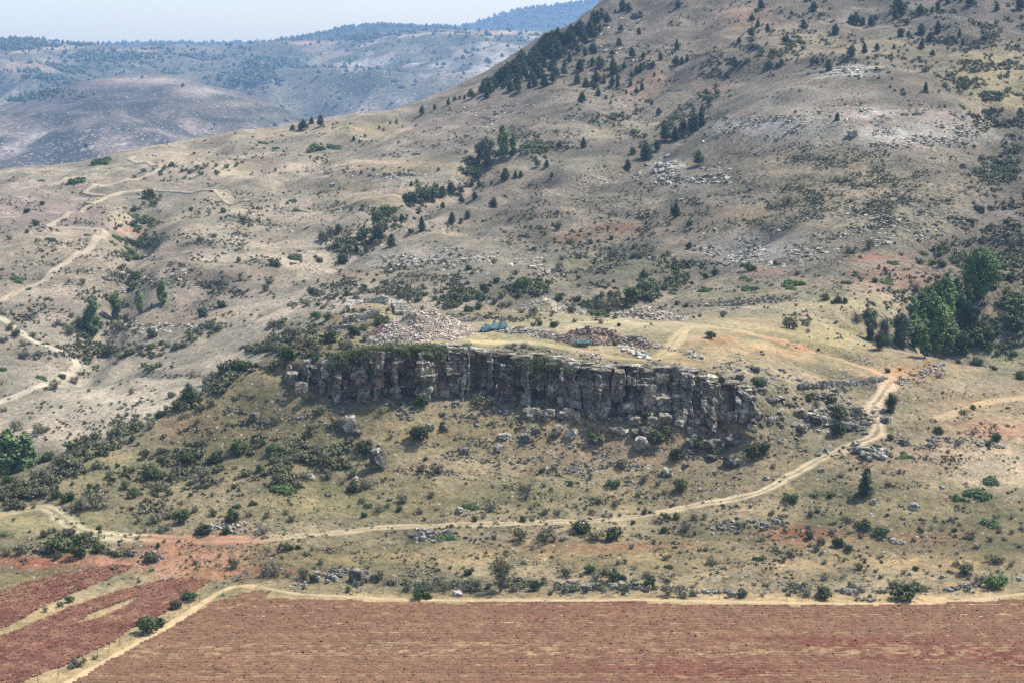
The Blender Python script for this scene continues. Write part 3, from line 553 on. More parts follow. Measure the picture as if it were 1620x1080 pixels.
q3 = np.stack([Uu.ravel(), ZZ.ravel(), Uu.ravel() * 0], 1)
def v3(fx_, fz_, sd): return vn3(q3 * (1 / fx_, 1 / fz_, 1) + sd * 3.7, sd).reshape(Uu.shape)
uw = Uu + .75 * v3(2.6, 3.4, 33) + .35 * v3(.9, 1.3, 35) + .12 * v3(.35, .5, 34); ci = np.clip(np.searchsorted(cb, uw) - 1, 0, len(cb) - 2)
fr = (uw - cb[ci]) / (cb[ci + 1] - cb[ci]); crack = np.clip(np.minimum(fr, 1 - fr) * (cb[ci + 1] - cb[ci]) / .16, 0, 1)
zw = ZZ - zb + .45 * v3(3.2, 2.0, 36) + .15 * v3(.6, .8, 37)
bk = np.floor(zw / (1.2 + 1.0 * _h(ci.astype(float), ci * 0., ci * 0., 7) ** 2) + _h(ci.astype(float), ci * 0. + 1, ci * 0., 8) * 2)
off = cdep[ci] * .8 + .6 * _h(ci.astype(float), bk, bk * 0, 9) + clean[ci] * (Kk - .5) * 2.2 + .5 * crack - .5
ridge = 1 - np.abs(v3(1.5, 2.2, 50)) * 2; ridge2 = 1 - np.abs(v3(.6, .7, 51)) * 2
off = off + .38 * ridge + .20 * ridge2 + .9 * fbm(Uu / 4.5, ZZ / 5, 2, 13) + .10 * v3(.25, .18, 52)
off = off + .35 * (np.mod((ZZ - zb) + .4 * v3(3, 3, 38) + 5, 2.3) < .28)
off = off + (1 - sst(Kk, 0, .25)) * .5 + (1 - Kk) * batter(Uu)
off = (off + .9) * np.clip(hgt / 4, .15, 1); off = off * (1 - sst(Kk, .90, 1.0)) + -1.2 * sst(Kk, .90, 1.0)
fy = EY - off; fx = EX + .12 * vn2(Uu / .5, ZZ / .5, 44)
id_ = np.arange(fx.size).reshape(fx.shape); fq = np.stack([id_[:-1, :-1], id_[:-1, 1:], id_[1:, 1:], id_[1:, :-1]], -1).reshape(-1, 4)
link('rock_face', make_mesh('rock_face', np.stack([fx, fy, ZZ], -1).reshape(-1, 3), fq, smooth=False, mats=[LIME]), parent=cliff)
BLK = []
for i in range(14):
    v, f = rock(100 + i, n=5, box=.72, rough=.26, cuts=8)
    BLK.append([make_mesh('rock_block', v, f, mats=[m_]) for m_ in (LIME, LIMEO)])
def block(x, y, z, w, d, h, rz, tilt=0, stained=False):
    o = link('rock_block', BLK[_rg.integers(len(BLK))][1 if stained else 0], parent=cliff, loc=(x, y, z)); o.rotation_euler = (tilt, _rg.normal(0, .06), rz); o.scale = (w, d, h)
    if stained: o['label'] = 'orange-stained limestone block low in the cliff face'
    return o
nb_ = 0
for i in range(len(cb) - 1):                               # columns of blocks proud of the face
    uc = (cb[i] + cb[i + 1]) / 2; w = cb[i + 1] - cb[i]
    if uc > eu[-1] or cdep[i] < -.2: continue
    bx, by = np.interp(uc, eu, ex), np.interp(uc, eu, ey); b0, b1 = np.interp(uc, eu, zb), np.interp(uc, eu, zt); z = b0 + .2
    while z < b1 - .4 and nb_ < 150:
        h = _rg.uniform(.9, 2.4); h = min(h, b1 - z + .2)
        if _rg.random() < .42:
            pxc = proj(bx, by, z)[0]; st = 548 < pxc < 612 and z < b0 + 4.5
            block(bx + _rg.normal(0, .12), by - (cdep[i] * .75 + .75) * min((b1 - b0) / 4, 1) - (1 - (z + h / 2 - b0) / (b1 - b0)) * batter(uc) * .9 + _rg.normal(0, .16) + .25, z + h / 2, w * _rg.uniform(.85, 1.12), _rg.uniform(1.0, 1.6), h * 1.04, _rg.normal(0, .12), _rg.normal(0, .05), st); nb_ += 1
        z += h
for k in range(72):                                        # thin beds along the rim
    u_ = _rg.uniform(.22, .99) * eu[-1]; bx, by, b1, hh_ = np.interp(u_, eu, ex), np.interp(u_, eu, ey), np.interp(u_, eu, zt), np.interp(u_, eu, hgt)
    if hh_ < 1.5: continue
    t_ = _rg.uniform(-.9, 1.4); block(bx, by + t_, b1 - .15 + .12 * t_ + _rg.uniform(-.2, .12), _rg.uniform(1.2, 3.2), _rg.uniform(.8, 1.6), _rg.uniform(.3, .6), _rg.normal(0, .25)); nb_ += 1
for (pxa, pxb, pya, pyb, n_, hmin, hmax) in ((830, 1110, 657, 668, 34, .7, 1.8), (1040, 1205, 668, 658, 22, .9, 2.0), (830, 1200, 680, 690, 12, .5, 1.2), (458, 486, 590, 640, 7, 1.0, 2.2), (1180, 1290, 612, 660, 12, .4, 1.0)):
    for k in range(n_):
        f_ = _rg.random(); q = hit([pxa + (pxb - pxa) * f_], [pya + (pyb - pya) * f_ + _rg.normal(0, 3)])[0]; h = _rg.uniform(hmin, hmax)
        block(q[0], q[1], q[2] + h * .3, _rg.uniform(.9, 2.2), _rg.uniform(.9, 1.6), h, _rg.normal(0, .4), _rg.normal(0, .12)); nb_ += 1

# loose stone, joined
STN = [(lambda r: (r[0] + (0, 0, .12), tri(r[1])))(rock(200 + i, n=1, box=.8, rough=.35, cuts=3)) for i in range(8)]
STN2 = [(lambda r: (r[0] + (0, 0, .15), tri(r[1])))(rock(220 + i, n=2, box=.7, rough=.30, cuts=4)) for i in range(6)]
def ell(n, cx, cy, rx, ry, ang=0):
    m = n * 4; x, y = RNG.normal(0, .62, m) * rx, RNG.normal(0, .62, m) * ry; ca, sa = math.cos(R(ang)), math.sin(R(ang))
    X, Y = cx + x * ca - y * sa, cy + x * sa + y * ca
    k = np.argsort(-(fbm(X / 34, Y / 11, 3, 77) + RNG.normal(0, .22, m)))[:n]; return X[k], Y[k]
SP_ = [(1000, 715, 210, 45, 0, 1500, .12, .55), (740, 700, 130, 45, 0, 400, .1, .4), (900, 655, 330, 18, 2, 700, .2, .8), (1310, 660, 62, 38, 15, 420, .25, 1.0), (1190, 610, 45, 35, 30, 420, .2, .7), (620, 640, 130, 16, 0, 160, .15, .6), (440, 660, 110, 40, -25, 260, .15, .5),
       (1450, 700, 80, 28, 0, 260, .12, .4), (1400, 725, 45, 14, 0, 70, .2, .6), (1350, 770, 120, 40, 0, 300, .1, .35), (1150, 790, 200, 40, 0, 250, .1, .35), (700, 820, 300, 40, 0, 420, .08, .3), (560, 920, 110, 14, 0, 240, .1, .5), (900, 930, 300, 12, 0, 420, .1, .45), (1350, 930, 260, 14, 0, 360, .1, .5),
       (660, 500, 100, 26, 0, 120, .12, .35), (540, 515, 55, 22, -10, 420, .2, .6), (800, 562, 100, 9, 4, 260, .2, .6), (1000, 578, 170, 9, 4, 340, .2, .6), (1440, 600, 60, 8, -8, 160, .15, .5), (350, 690, 130, 50, -30, 200, .12, .5), (300, 780, 250, 50, 0, 250, .1, .35),
       (1190, 395, 90, 24, 0, 500, .3, .9), (1090, 290, 60, 28, 0, 260, .4, 1.2), (640, 410, 120, 22, 0, 360, .3, .9), (800, 420, 80, 20, 0, 220, .3, .9), (1390, 185, 90, 16, 0, 420, .3, .8), (1240, 195, 120, 22, -8, 520, .3, .8), (1430, 215, 120, 16, 0, 520, .3, .8), (1520, 200, 60, 24, 0, 200, .3, .9), (1340, 108, 40, 8, 0, 130, .5, 1.6), (1052, 262, 22, 9, 0, 150, .6, 1.6),
       (1400, 360, 110, 34, 0, 320, .3, .9), (180, 425, 55, 22, 0, 260, .3, .9), (290, 515, 55, 18, -10, 300, .3, .8), (470, 345, 90, 22, 0, 200, .3, .7), (620, 280, 130, 6, -6, 140, .3, .7), (1540, 730, 80, 36, 0, 260, .08, .3), (130, 575, 60, 12, -10, 160, .2, .5), (960, 60, 60, 40, 0, 200, .4, 1.0), (800, 185, 90, 25, 0, 200, .4, 1.0), (1180, 480, 110, 6, -3, 180, .2, .6), (600, 322, 120, 4, -6, 160, .2, .6), (660, 273, 100, 4, -6, 120, .2, .6), (280, 430, 60, 20, 30, 160, .2, .7), (260, 594, 60, 3, -2, 60, .2, .5), (1300, 555, 90, 5, 12, 120, .15, .4), (960, 285, 100, 5, -12, 120, .3, .7)]
_px, _py, _sz = [], [], []
for (cx, cy, rx, ry, an, n, s0, s1) in SP_:
    a, b = ell(n, cx, cy, rx, ry, an); _px.append(a); _py.append(b); _sz.append(s0 + (s1 - s0) * RNG.random(n) ** 2.2)
_q = hit(np.concatenate(_px), np.concatenate(_py)); _sz = np.concatenate(_sz); n = len(_q)
big = _sz > .45; asp = RNG.uniform(.6, 1.3, (n, 3)) * np.where((_q[:, 1] > 430)[:, None], (1.5, 1.3, .3), (1.15, 1.0, .45)); dark = (np.concatenate(_px) > 820) & (np.concatenate(_px) < 1330) & (np.concatenate(_py) > 590) & (np.concatenate(_py) < 700) & (_q[:, 1] < 335)
rz_ = RNG.uniform(0, 6.28, n); tl_ = RNG.normal(0, .35, n)
for nm, sel, mt in (('limestone_scree', dark, LIME), ('pale_outcrops', _q[:, 1] > 430, PALE), ('loose_stones', ~dark & (_q[:, 1] <= 430), rock_material('field_stone', ((0.13, 0.12, 0.10), (0.25, 0.23, 0.20), (0.42, 0.39, 0.35))))):
    for pr, s2 in ((STN, sel & ~big), (STN2, sel & big)):
        scatter(nm, pr, _q[s2], _sz[s2][:, None] * asp[s2], rz_[s2], mt, tilt=tl_[s2])
# ================================================================ STONE ROWS, RUINS, HEAPS
def th(name, loc, label, cat, group=None): return link(name, None, loc=tuple(loc), label=label, cat=cat, group=group)
def localize(o, root): o.location = -root.location
def stone_line(px_pts, n, s0, s1, wid, hgt, label, name='stone_row', cat='stone row', mat=None, group=None):
    p = np.array(px_pts, float); w = hit(p[:, 0], p[:, 1]); d = np.r_[0, np.cumsum(np.linalg.norm(np.diff(w[:, :2], axis=0), axis=1))]
    t = RNG.uniform(0, d[-1], n); x = np.interp(t, d, w[:, 0]) + RNG.normal(0, wid / 1.5, n); y = np.interp(t, d, w[:, 1]) + RNG.normal(0, wid / 1.3, n)
    lay = RNG.random(n) ** 1.5; z = H(x, y) + lay * hgt * (0.6 + .4 * vn2(t / 2.5, t * 0, 5)); sz = (s0 + (s1 - s0) * RNG.random(n) ** 1.6) * .85
    root = th(name, w[len(w) // 2], label, cat, group)
    o = scatter('stones', STN2, np.stack([x, y, z], 1), sz[:, None] * RNG.uniform(.7, 1.2, (n, 3)) * (1.1, 1, .75), RNG.uniform(0, 6.28, n), mat or PALE, tilt=RNG.normal(0, .4, n), parent=root); localize(o, root)
FST = bpy.data.materials['field_stone']
SR = [([(655, 849), (680, 850), (712, 844)], 60, .4, 1.0, .9, .5, 'heap of grey boulders beside a green mat below the dirt track', FST),
      ([(1130, 837), (1165, 833), (1200, 828), (1243, 826)], 190, .25, .7, 1.3, .5, 'long tumbled grey stone row beside the red soil patch, right of the track bend', FST),
      ([(330, 834), (360, 836), (405, 832)], 90, .3, .7, 1.0, .4, 'pale pinkish stone row just above the red stretch of track', PALE),
      ([(168, 870), (200, 873), (230, 880), (258, 886)], 60, .35, .9, .7, .4, 'broken stone line above the red ploughland, left', FST),
      ([(30, 868), (60, 868), (80, 870)], 30, .35, .9, .7, .5, 'short stone line among bushes at the far left', FST),
      ([(965, 925), (990, 927), (1018, 932)], 60, .5, 1.1, .7, .6, 'dark grey boulder row in front of the round bush, field edge', LIME),
      ([(880, 925), (905, 928), (940, 930)], 55, .35, .8, .9, .5, 'stone row between two bushes above the centre of the field', FST),
      ([(1498, 934), (1520, 930), (1543, 925)], 45, .4, .9, .7, .4, 'grey stone row left of the bright green bush at field edge', FST),
      ([(505, 918), (525, 912), (548, 908)], 60, .35, .9, 1.0, .6, 'stone heap left of the largest boulder at the field edge', FST),
      ([(1398, 850), (1412, 854), (1426, 861)], 22, .4, .9, .5, .3, 'small pale stone line trailing from a bright green bush', PALE),
      ([(465, 925), (480, 924), (490, 923)], 28, .25, .5, .5, .2, 'scatter of white stones beside the corner of the field', PALE),
      ([(1110, 936), (1135, 938), (1165, 939)], 40, .3, .8, .7, .4, 'low stone row behind the fence above the red field', FST),
      ([(1360, 948), (1375, 949), (1395, 950)], 26, .3, .7, .5, .3, 'white stones in the pale verge of the field', PALE),
      ([(1325, 935), (1345, 938), (1360, 934)], 30, .4, .9, .6, .5, 'stone heap around a grey shrub near the field edge', FST),
      ([(1360, 708), (1378, 716), (1398, 722)], 60, .5, 1.3, 1.1, .4, 'pale slabs piled on the outer bend of the track', PALE),
      ([(1470, 700), (1500, 696), (1540, 700), (1580, 702)], 80, .3, .9, 1.1, .3, 'broken stone line below the side path at right', FST),
      ([(1418, 606), (1440, 592), (1470, 585), (1490, 576)], 110, .25, .7, 1.2, .3, 'tumbled stone line climbing right from the track corner', PALE),
      ([(1108, 482), (1140, 479), (1180, 476), (1215, 474)], 90, .3, .8, .9, .3, 'grey stone line on the slope behind the plateau', FST)]
for a in SR: stone_line(a[0], int(a[1] * .62), a[2], a[3], a[4], a[5], a[6], mat=a[7], group='stone rows on the slopes')
def wall(px_pts, height, thick, label, name, cat, mat, st=.42, ragged=.35, cover=None, foot=-.3):
    """dry-stone wall laid course by course"""
    p = np.array(px_pts, float); w = hit(p[:, 0], p[:, 1]); q = resample(w, st * .95); T = np.gradient(q[:, :2], axis=0); T /= np.linalg.norm(T, axis=1)[:, None]; Nn = np.stack([-T[:, 1], T[:, 0]], 1)
    pos, rot = [], []; nt_ = max(2, int(thick / st + .5)); s = np.arange(len(q)) * st
    hl = height * (1 - ragged * .5 + ragged * .5 * vn2(s / 2.0, s * 0, 17)); hz = np.maximum.accumulate(H(q[:, 0], q[:, 1])) * 0 + H(q[:, 0], q[:, 1])
    for i in range(len(q)):
        for j in range(nt_):
            o_ = (j / (nt_ - 1) - .5) * (thick - st); x, y = q[i, 0] + Nn[i, 0] * o_, q[i, 1] + Nn[i, 1] * o_; z0 = H(x, y) + foot; k = 0
            while z0 + k * st * .55 < hz[i] + hl[i]:
                if j in (0, nt_ - 1) or z0 + (k + 2) * st * .55 >= hz[i] + hl[i]: pos.append((x, y, z0 + k * st * .55)); rot.append(math.atan2(T[i, 1], T[i, 0]))
                k += 1
    pos = np.array(pos) + RNG.normal(0, .05, (len(pos), 3)); n = len(pos); root = th(name, w[len(w) // 2], label, cat)
    o = scatter('stones', STN, pos, np.full((n, 1), st) * RNG.uniform(.85, 1.35, (n, 3)) * (1.25, 1.0, .78), np.array(rot) + RNG.normal(0, .12, n), mat, parent=root); localize(o, root)
wall([(550, 494), (557, 487), (566, 481), (580, 478), (598, 477), (614, 477)], 1.3, 1.1, 'curved ruined stone wall with ragged top at the plateau edge', 'ruined_wall', 'wall', bpy.data.materials.get('pale_masonry') or rock_material('pale_masonry', ((0.34, 0.31, 0.265), (0.54, 0.50, 0.43), (0.68, 0.64, 0.57))), ragged=.5)
wall([(614, 480), (624, 480), (631, 486), (636, 496), (636, 499)], .9, 2.6, 'pale rounded wall corner of the ruin, broad and even topped', 'rounded_wall', 'wall', bpy.data.materials['pale_masonry'], ragged=.35, st=.36)
wall([(545, 512), (560, 507), (580, 504), (600, 502)], 1.5, .9, 'lower stepped stone wall below the curved ruin', 'terrace_wall', 'wall', PALE, ragged=.5)
wall([(520, 523), (540, 520), (562, 518)], .8, .8, 'crumbling low stone wall among bushes, left of the ruin', 'terrace_wall', 'wall', PALE, ragged=.6)
wall([(612, 516), (600, 525), (588, 533), (576, 541)], .9, .6, 'dark diagonal trench wall running down beside the big spoil heap', 'trench_wall', 'wall', BROWN, ragged=.1, st=.32)
wall([(1266, 615), (1300, 612), (1340, 609), (1370, 606), (1396, 602)], 1.0, .8, 'long grey retaining wall left of the track corner', 'retaining_wall', 'wall', FST, ragged=.5)
EARTH = attr_material('spoil_earth', nscale=1.5, bump=.25, vary=.4)
def heap(px, py, hw, dep, hgt, n, label, stone_mat, col, s0=.15, s1=.55, power=1.3, skew=0., lump=.35, cover=1.0, name='rubble_heap', cat='rubble heap', rot=0.0):
    """px,py: middle of the heap at ground level; hw, dep half sizes in metres"""
    c = hit([px], [py])[0]; root = th(name, c, label, cat); m = 46; a = np.linspace(-1.15, 1.15, m); U, V_ = np.meshgrid(a, a)
    cr_, sr_ = math.cos(rot), math.sin(rot)
    def hz(U, V_, X, Y):
        rr = np.sqrt(U ** 2 + V_ ** 2) * (1 + .16 * fbm(U * 2 + px, V_ * 2 + py, 3, 23)); prof_ = np.clip(1 - rr ** power, -.25, 1)
        return prof_ * hgt * (1 + lump * fbm(U * 3.2 + px, V_ * 3.2, 3, 29)) + .12 * fbm(X / .8, Y / .8, 2, 3)
    lx, ly = (U + skew * (1 - U ** 2 - V_ ** 2)) * hw, V_ * dep; X = c[0] + lx * cr_ - ly * sr_; Y = c[1] + lx * sr_ + ly * cr_; hh = hz(U, V_, X, Y); Z_ = H(X, Y) + hh - .05
    g = fbm(X / 1.6, Y / 1.6, 3, 37) * .5 + .5; cl = mixc(C(*col), C(*[v * .78 for v in col]), sst(g, .35, .7))
    id_ = np.arange(m * m).reshape(m, m); f = np.stack([id_[:-1, :-1], id_[:-1, 1:], id_[1:, 1:], id_[1:, :-1]], -1)
    f = f[(hh[:-1, :-1] > -.15 * hgt)].reshape(-1, 4)
    o = link('earth', make_mesh('earth', np.stack([X, Y, Z_], -1).reshape(-1, 3), f, cl.reshape(-1, 3), smooth=True, mats=[EARTH]), parent=root); localize(o, root)
    rr = np.sqrt(RNG.uniform(0, 1.15, n)); an = RNG.uniform(0, 6.283, n); u, v = rr * np.cos(an), rr * np.sin(an); lx, ly = (u + skew * (1 - u ** 2 - v ** 2)) * hw, v * dep
    x = c[0] + lx * cr_ - ly * sr_; y = c[1] + lx * sr_ + ly * cr_
    z = H(x, y) + np.maximum(hz(u, v, x, y), 0) - .04; sz = s0 + (s1 - s0) * RNG.random(n) ** 2
    o = scatter('stones', STN, np.stack([x, y, z], 1), sz[:, None] * RNG.uniform(.7, 1.3, (n, 3)) * (1.2, 1, .55), RNG.uniform(0, 6.28, n), stone_mat, tilt=RNG.normal(0, .4, n), parent=root); localize(o, root)
    return c
PINKS = rock_material('spoil_stone', ((0.26, 0.225, 0.185), (0.43, 0.375, 0.315), (0.58, 0.53, 0.46)))
heap(672, 526, 8.4, 9.5, 3.9, 4200, 'largest spoil heap, pinkish grey rubble with a dark hollow near its top', PINKS, (184, 160, 140), power=1.15, s0=.12, s1=.42, lump=.5)
heap(612, 540, 4.2, 3.5, 1.2, 500, 'grey rubble tongue spilling left from the largest spoil heap', PINKS, (160, 146, 128))
heap(858, 492, 5.0, 5.5, 2.9, 750, 'conical pale sandy heap at the rear of the plateau', PALE, (206, 184, 146), s1=.4, power=1.1)
heap(912, 494, 4.2, 2.2, 1.1, 420, 'low pale stone heap left of the dark bush at the plateau rear', PALE, (200, 180, 148))
heap(1022, 502, 8.2, 3.6, 1.9, 1500, 'long pale rubble heap at the right rear of the plateau', PINKS, (190, 168, 140))
heap(938, 538, 6.6, 4.2, 2.4, 900, 'reddish brown dug bank with a dark hollow in the dig', BROWN, (180, 148, 126), lump=.8)
heap(868, 533, 3.6, 1.6, 1.0, 320, 'low reddish rubble bank left of the dug hollow', PINKS, (160, 124, 104), lump=.6)
heap(826, 525, 4.4, 1.2, .8, 320, 'thin pale rubble bank beside the turquoise sheet', PALE, (180, 150, 126), lump=.6)
heap(1005, 545, 5.0, 2.3, 1.3, 520, 'orange grey rubble bank right of the dig, sloping down', PINKS, (184, 140, 106), lump=.6, rot=-.5)
heap(735, 505, 4.0, 5.0, 1.2, 320, 'scrubby grey end of rubble right of the largest heap', FST, (150, 136, 108))
def crag(px, py, w, h, d, label, seed):
    c = hit([px], [py])[0]; v, f = rock(seed, n=7, box=.6, rough=.3, cuts=5); o = link('boulder', make_mesh('boulder', v, f, mats=[BROWN]), loc=(c[0], c[1], c[2] + h * .28 + 2.6), label=label, cat='boulder'); o.scale = (w, d, h)
stone_line([(984, 549), (1000, 556), (1015, 563), (1027, 568)], 70, .4, .95, .8, .35, 'white block row curving in front of the rubble bank', mat=bpy.data.materials['pale_masonry'])
stone_line([(918, 559), (932, 562), (948, 567)], 60, .25, .6, 1.3, .12, 'small patch of white stones before the dug bank', mat=PALE)
stone_line([(1040, 549), (1060, 554), (1078, 556)], 50, .25, .6, .8, .15, 'pale stone scatter where the plateau track ends', mat=PALE)
stone_line([(1088, 561), (1098, 563), (1106, 567)], 40, .35, .8, .8, .3, 'small white stone pile right of the track end', mat=PALE)
stone_line([(735, 502), (760, 501), (790, 505), (815, 508)], 70, .3, .7, 1.6, .2, 'scattered grey stones between shrubs behind the turquoise sheet', mat=FST)
# shade of the largest heap's hollow: an overhanging brown block stands in
c = hit([676, ], [506])[0]; v, f = rock(501, n=8, box=.55, rough=.34, cuts=5)
o = link('boulder', make_mesh('boulder', v, f, mats=[BROWN]), loc=(c[0], c[1], c[2] + .4), label='dark brown boulder jutting from the top of the largest spoil heap', cat='boulder'); o.scale = (2.6, 1.6, 1.6)
# sheets and boards left at the dig
def sheet(px_poly, label, seed, colr, amp=.35, lift=.35, name='plastic_sheet'):
    pp = np.array(px_poly, float); w = hit(pp[:, 0], pp[:, 1])[:, :2]; stp = .09; X, Y = np.meshgrid(np.arange(w[:, 0].min(), w[:, 0].max(), stp), np.arange(w[:, 1].min(), w[:, 1].max(), stp * 2))
    ins = in_poly(X + .2 * fbm(X, Y, 2, seed), Y + .5 * fbm(X, Y, 2, seed + 1), w); z = H(X, Y) + lift + amp * (np.abs(fbm(X / .9, Y / 1.6, 3, seed)) * 2 - .3) + .06 * vn2(X / .2, Y / .3, seed + 3)
    id_ = np.arange(X.size).reshape(X.shape); q = np.stack([id_[:-1, :-1], id_[:-1, 1:], id_[1:, 1:], id_[1:, :-1]], -1)[ins[:-1, :-1] & ins[1:, 1:]]
    u, inv = np.unique(q, return_inverse=True); V = np.stack([X, Y, z], -1).reshape(-1, 3)[u]; c_ = V.mean(0); c_[2] = V[:, 2].min()
    m, nt, b = nodes(name); geo = N(nt, 'ShaderNodeNewGeometry'); cc = ramp(nt, noise(nt, geo.outputs['Position'], 1.8, 4), [(.35, colr[0]), (.5, colr[1]), (.62, colr[2])]).outputs[0]
    nt.links.new(cc, b.inputs['Base Color']); b.inputs['Roughness'].default_value = .85
    link(name, make_mesh(name, V - c_, inv.reshape(-1, 4), smooth=False, mats=[m]), loc=tuple(c_), label=label, cat='plastic sheet')
TQ = ((0.008, 0.026, 0.028), (0.014, 0.060, 0.064), (0.06, 0.13, 0.135))
sheet([(756, 526), (764, 520), (778, 516), (792, 514), (803, 514), (803, 521), (790, 523), (770, 526)], 'crumpled turquoise plastic sheet at the foot of the largest spoil heap', 71, TQ)
sheet([(906, 546), (914, 541), (926, 541), (937, 545), (932, 549), (916, 549)], 'crumpled turquoise sheet lying before the pale leaning boards', 72, TQ, amp=.2, lift=.7)
c = hit([911], [547])[0]; root = th('board_stack', c, 'pale grey boards fanned against the dug bank', 'boards'); BRD = plain_material('weathered_board', (.30, .275, .235), .9, .3, 4)
bv, bf = cube_sphere(1)
for i in range(9):
    ln = 1.9 + .25 * math.sin(i * 2.1); me = make_mesh('board', bv * (.05, .03, ln / 2), bf, mats=[BRD]) if i == 0 else me
    o = link('board', me, parent=root, loc=(-1.0 + i * .27 + (.05 * i * (i > 4)), -.25 - .02 * i, 1.0 - .02 * i)); o.rotation_euler = (R(-22), R(-4 - 2.6 * i), 0); o.scale = (1, 1, ln / 1.9)
# ---------------------------------------------------------------- boulders one can pick out
BLD = [make_mesh('boulder', *rock(300 + i, n=6, box=.62, rough=.38, cuts=8), mats=[DARKR]) for i in range(5)] ; BLDP = [make_mesh('boulder', *rock(320 + i, n=6, box=.6, rough=.34, cuts=8), mats=[PALE]) for i in range(4)]
BO = """600,740,20,30,d,tall dark boulder with a pale cap standing alone on the slope|552,679,15,22,p,upright pale rock stack left of a rounded boulder|563,684,18,12,d,rounded dark boulder right of the upright rock stack|702,682,11,11,d,grey boulder just right of a small green bush
680,678,12,9,p,pale flat boulder beside the large grey-green bush below the cliff|789,713,12,10,p,pale round boulder alone at mid slope|734,715,15,9,d,low dark boulder at centre of the slope|810,806,0,0,p,skip|562,762,9,8,p,white stone beside two dark bushes on the lower slope|797,692,18,7,p,flat pale slab lying on the slope below the cliff
616,792,6,5,d,small round grey stone left of a thorn shrub|727,810,12,9,p,pale boulder touching the left end of the green mat|570,919,28,19,d,largest boulder at the field edge, split and grey|563,925,12,8,p,smaller boulder leaning before the largest one|724,942,14,7,p,white flat boulder by the fence near the bare bush
657,850,16,8,d,dark boulder at the left end of a boulder heap|704,846,18,8,d,dark boulder right of the heap by the green mat|1057,750,17,10,p,pale angular boulder on the talus above the round bushes|1155,737,19,17,d,large tilted block low on the talus|1125,725,18,7,d,long low boulder left of the tilted block
1084,738,11,6,d,small dark stone mid talus, left of a long low boulder|904,691,15,13,p,square pale block under the cliff|832,697,14,12,d,grey pointed boulder at the left of the talus|943,702,17,11,d,dark boulder at the foot of a green bush under the cliff|1015,706,22,16,p,pale boulder group head between two bushes
1122,708,24,15,d,broad dark outcrop right of a green bush|1092,706,15,15,d,dark outcrop left of a green bush|1141,708,18,14,d,third dark outcrop in the row under the cliff|1157,702,24,15,d,outcrop at the right end of the row, by a big bush|1372,722,20,9,p,white slab at the bend of the track
1357,716,13,9,d,grey block inside the track bend|1396,718,9,6,p,small white stone right of the track bend|1472,707,9,7,p,white cube-like stone among gravel at right|1432,702,17,8,d,dark slab between track and side path|1402,668,13,9,d,dark boulder under the leaning small tree
1382,797,9,8,p,round white stone in the shadow of the lone pine|1447,803,18,8,p,long white stone in the gravel right of the lone pine|402,664,13,12,d,dark boulder on the spur left of the cliff|527,735,10,8,p,pale stone at the foot of the broad thorn thicket|491,758,12,10,p,pale stone right of the dark bushes on the lower slope
1290,668,20,10,d,slab in the rock field inside the track bend|1272,680,18,10,d,dark slab at the lower left of the rock field|1340,678,22,11,d,large tilted slab in the rock field by the track|1318,646,20,8,d,long slab at the top of the rock field|1220,667,12,8,p,pale stone left of the rock field
1550,334,13,10,d,lone blue-grey boulder on the right hillside|1350,215,16,8,p,white outcrop on the broad hill|1524,266,11,7,d,grey boulder at right on the broad hill|784,182,5,4,d,small dark boulder on the ridge slope|1008,27,16,8,d,dark crag high on the ridge
1170,600,14,9,d,dark boulder on the right shoulder of the cliff|1195,588,10,8,d,dark boulder above the right end of the cliff|745,560,16,12,p,white leaning block on the cliff rim beside a green bush|1492,772,8,4,p,white stone in the pale hollow|1300,745,9,5,p,pale stone under the track|1213,758,9,6,p,white stone above the track
1440,910,8,6,p,white stone above the largest green bush|1492,914,7,6,p,small white stone left of a grey thicket|1541,938,5,4,p,tiny white stone near the bright bush|1613,918,8,6,p,pale stone at the right edge above the field"""
cnt = 0
for row in BO.split('\n'):
    for e in row.split('|'):
        a = e.split(',', 5); px, py, w, h = map(float, a[:4])
        if a[5] == 'skip': continue
        c = hit([px], [py])[0]; k = c[1] / F; src = BLDP if a[4] == 'p' else BLD
        o = link('boulder', src[cnt % len(src)], loc=(c[0], c[1] + .2, c[2] + h * k * .38), label=a[5], cat='boulder', group='boulders on the slopes'); o.scale = (w * k * 1.05, w * k * .9, h * k * 1.15); o.rotation_euler = (RNG.normal(0, .12), RNG.normal(0, .12), RNG.uniform(0, 6.28)); cnt += 1
        if cnt == 1:
            v, f = rock(401, n=4, box=.7, rough=.2); o2 = link('cap_stone', make_mesh('cap_stone', v, f, mats=[PALE]), parent=o, loc=(0, 0, .5)); o2.scale = (.62, .7, .2); o2['label'] = 'pale cap stone'
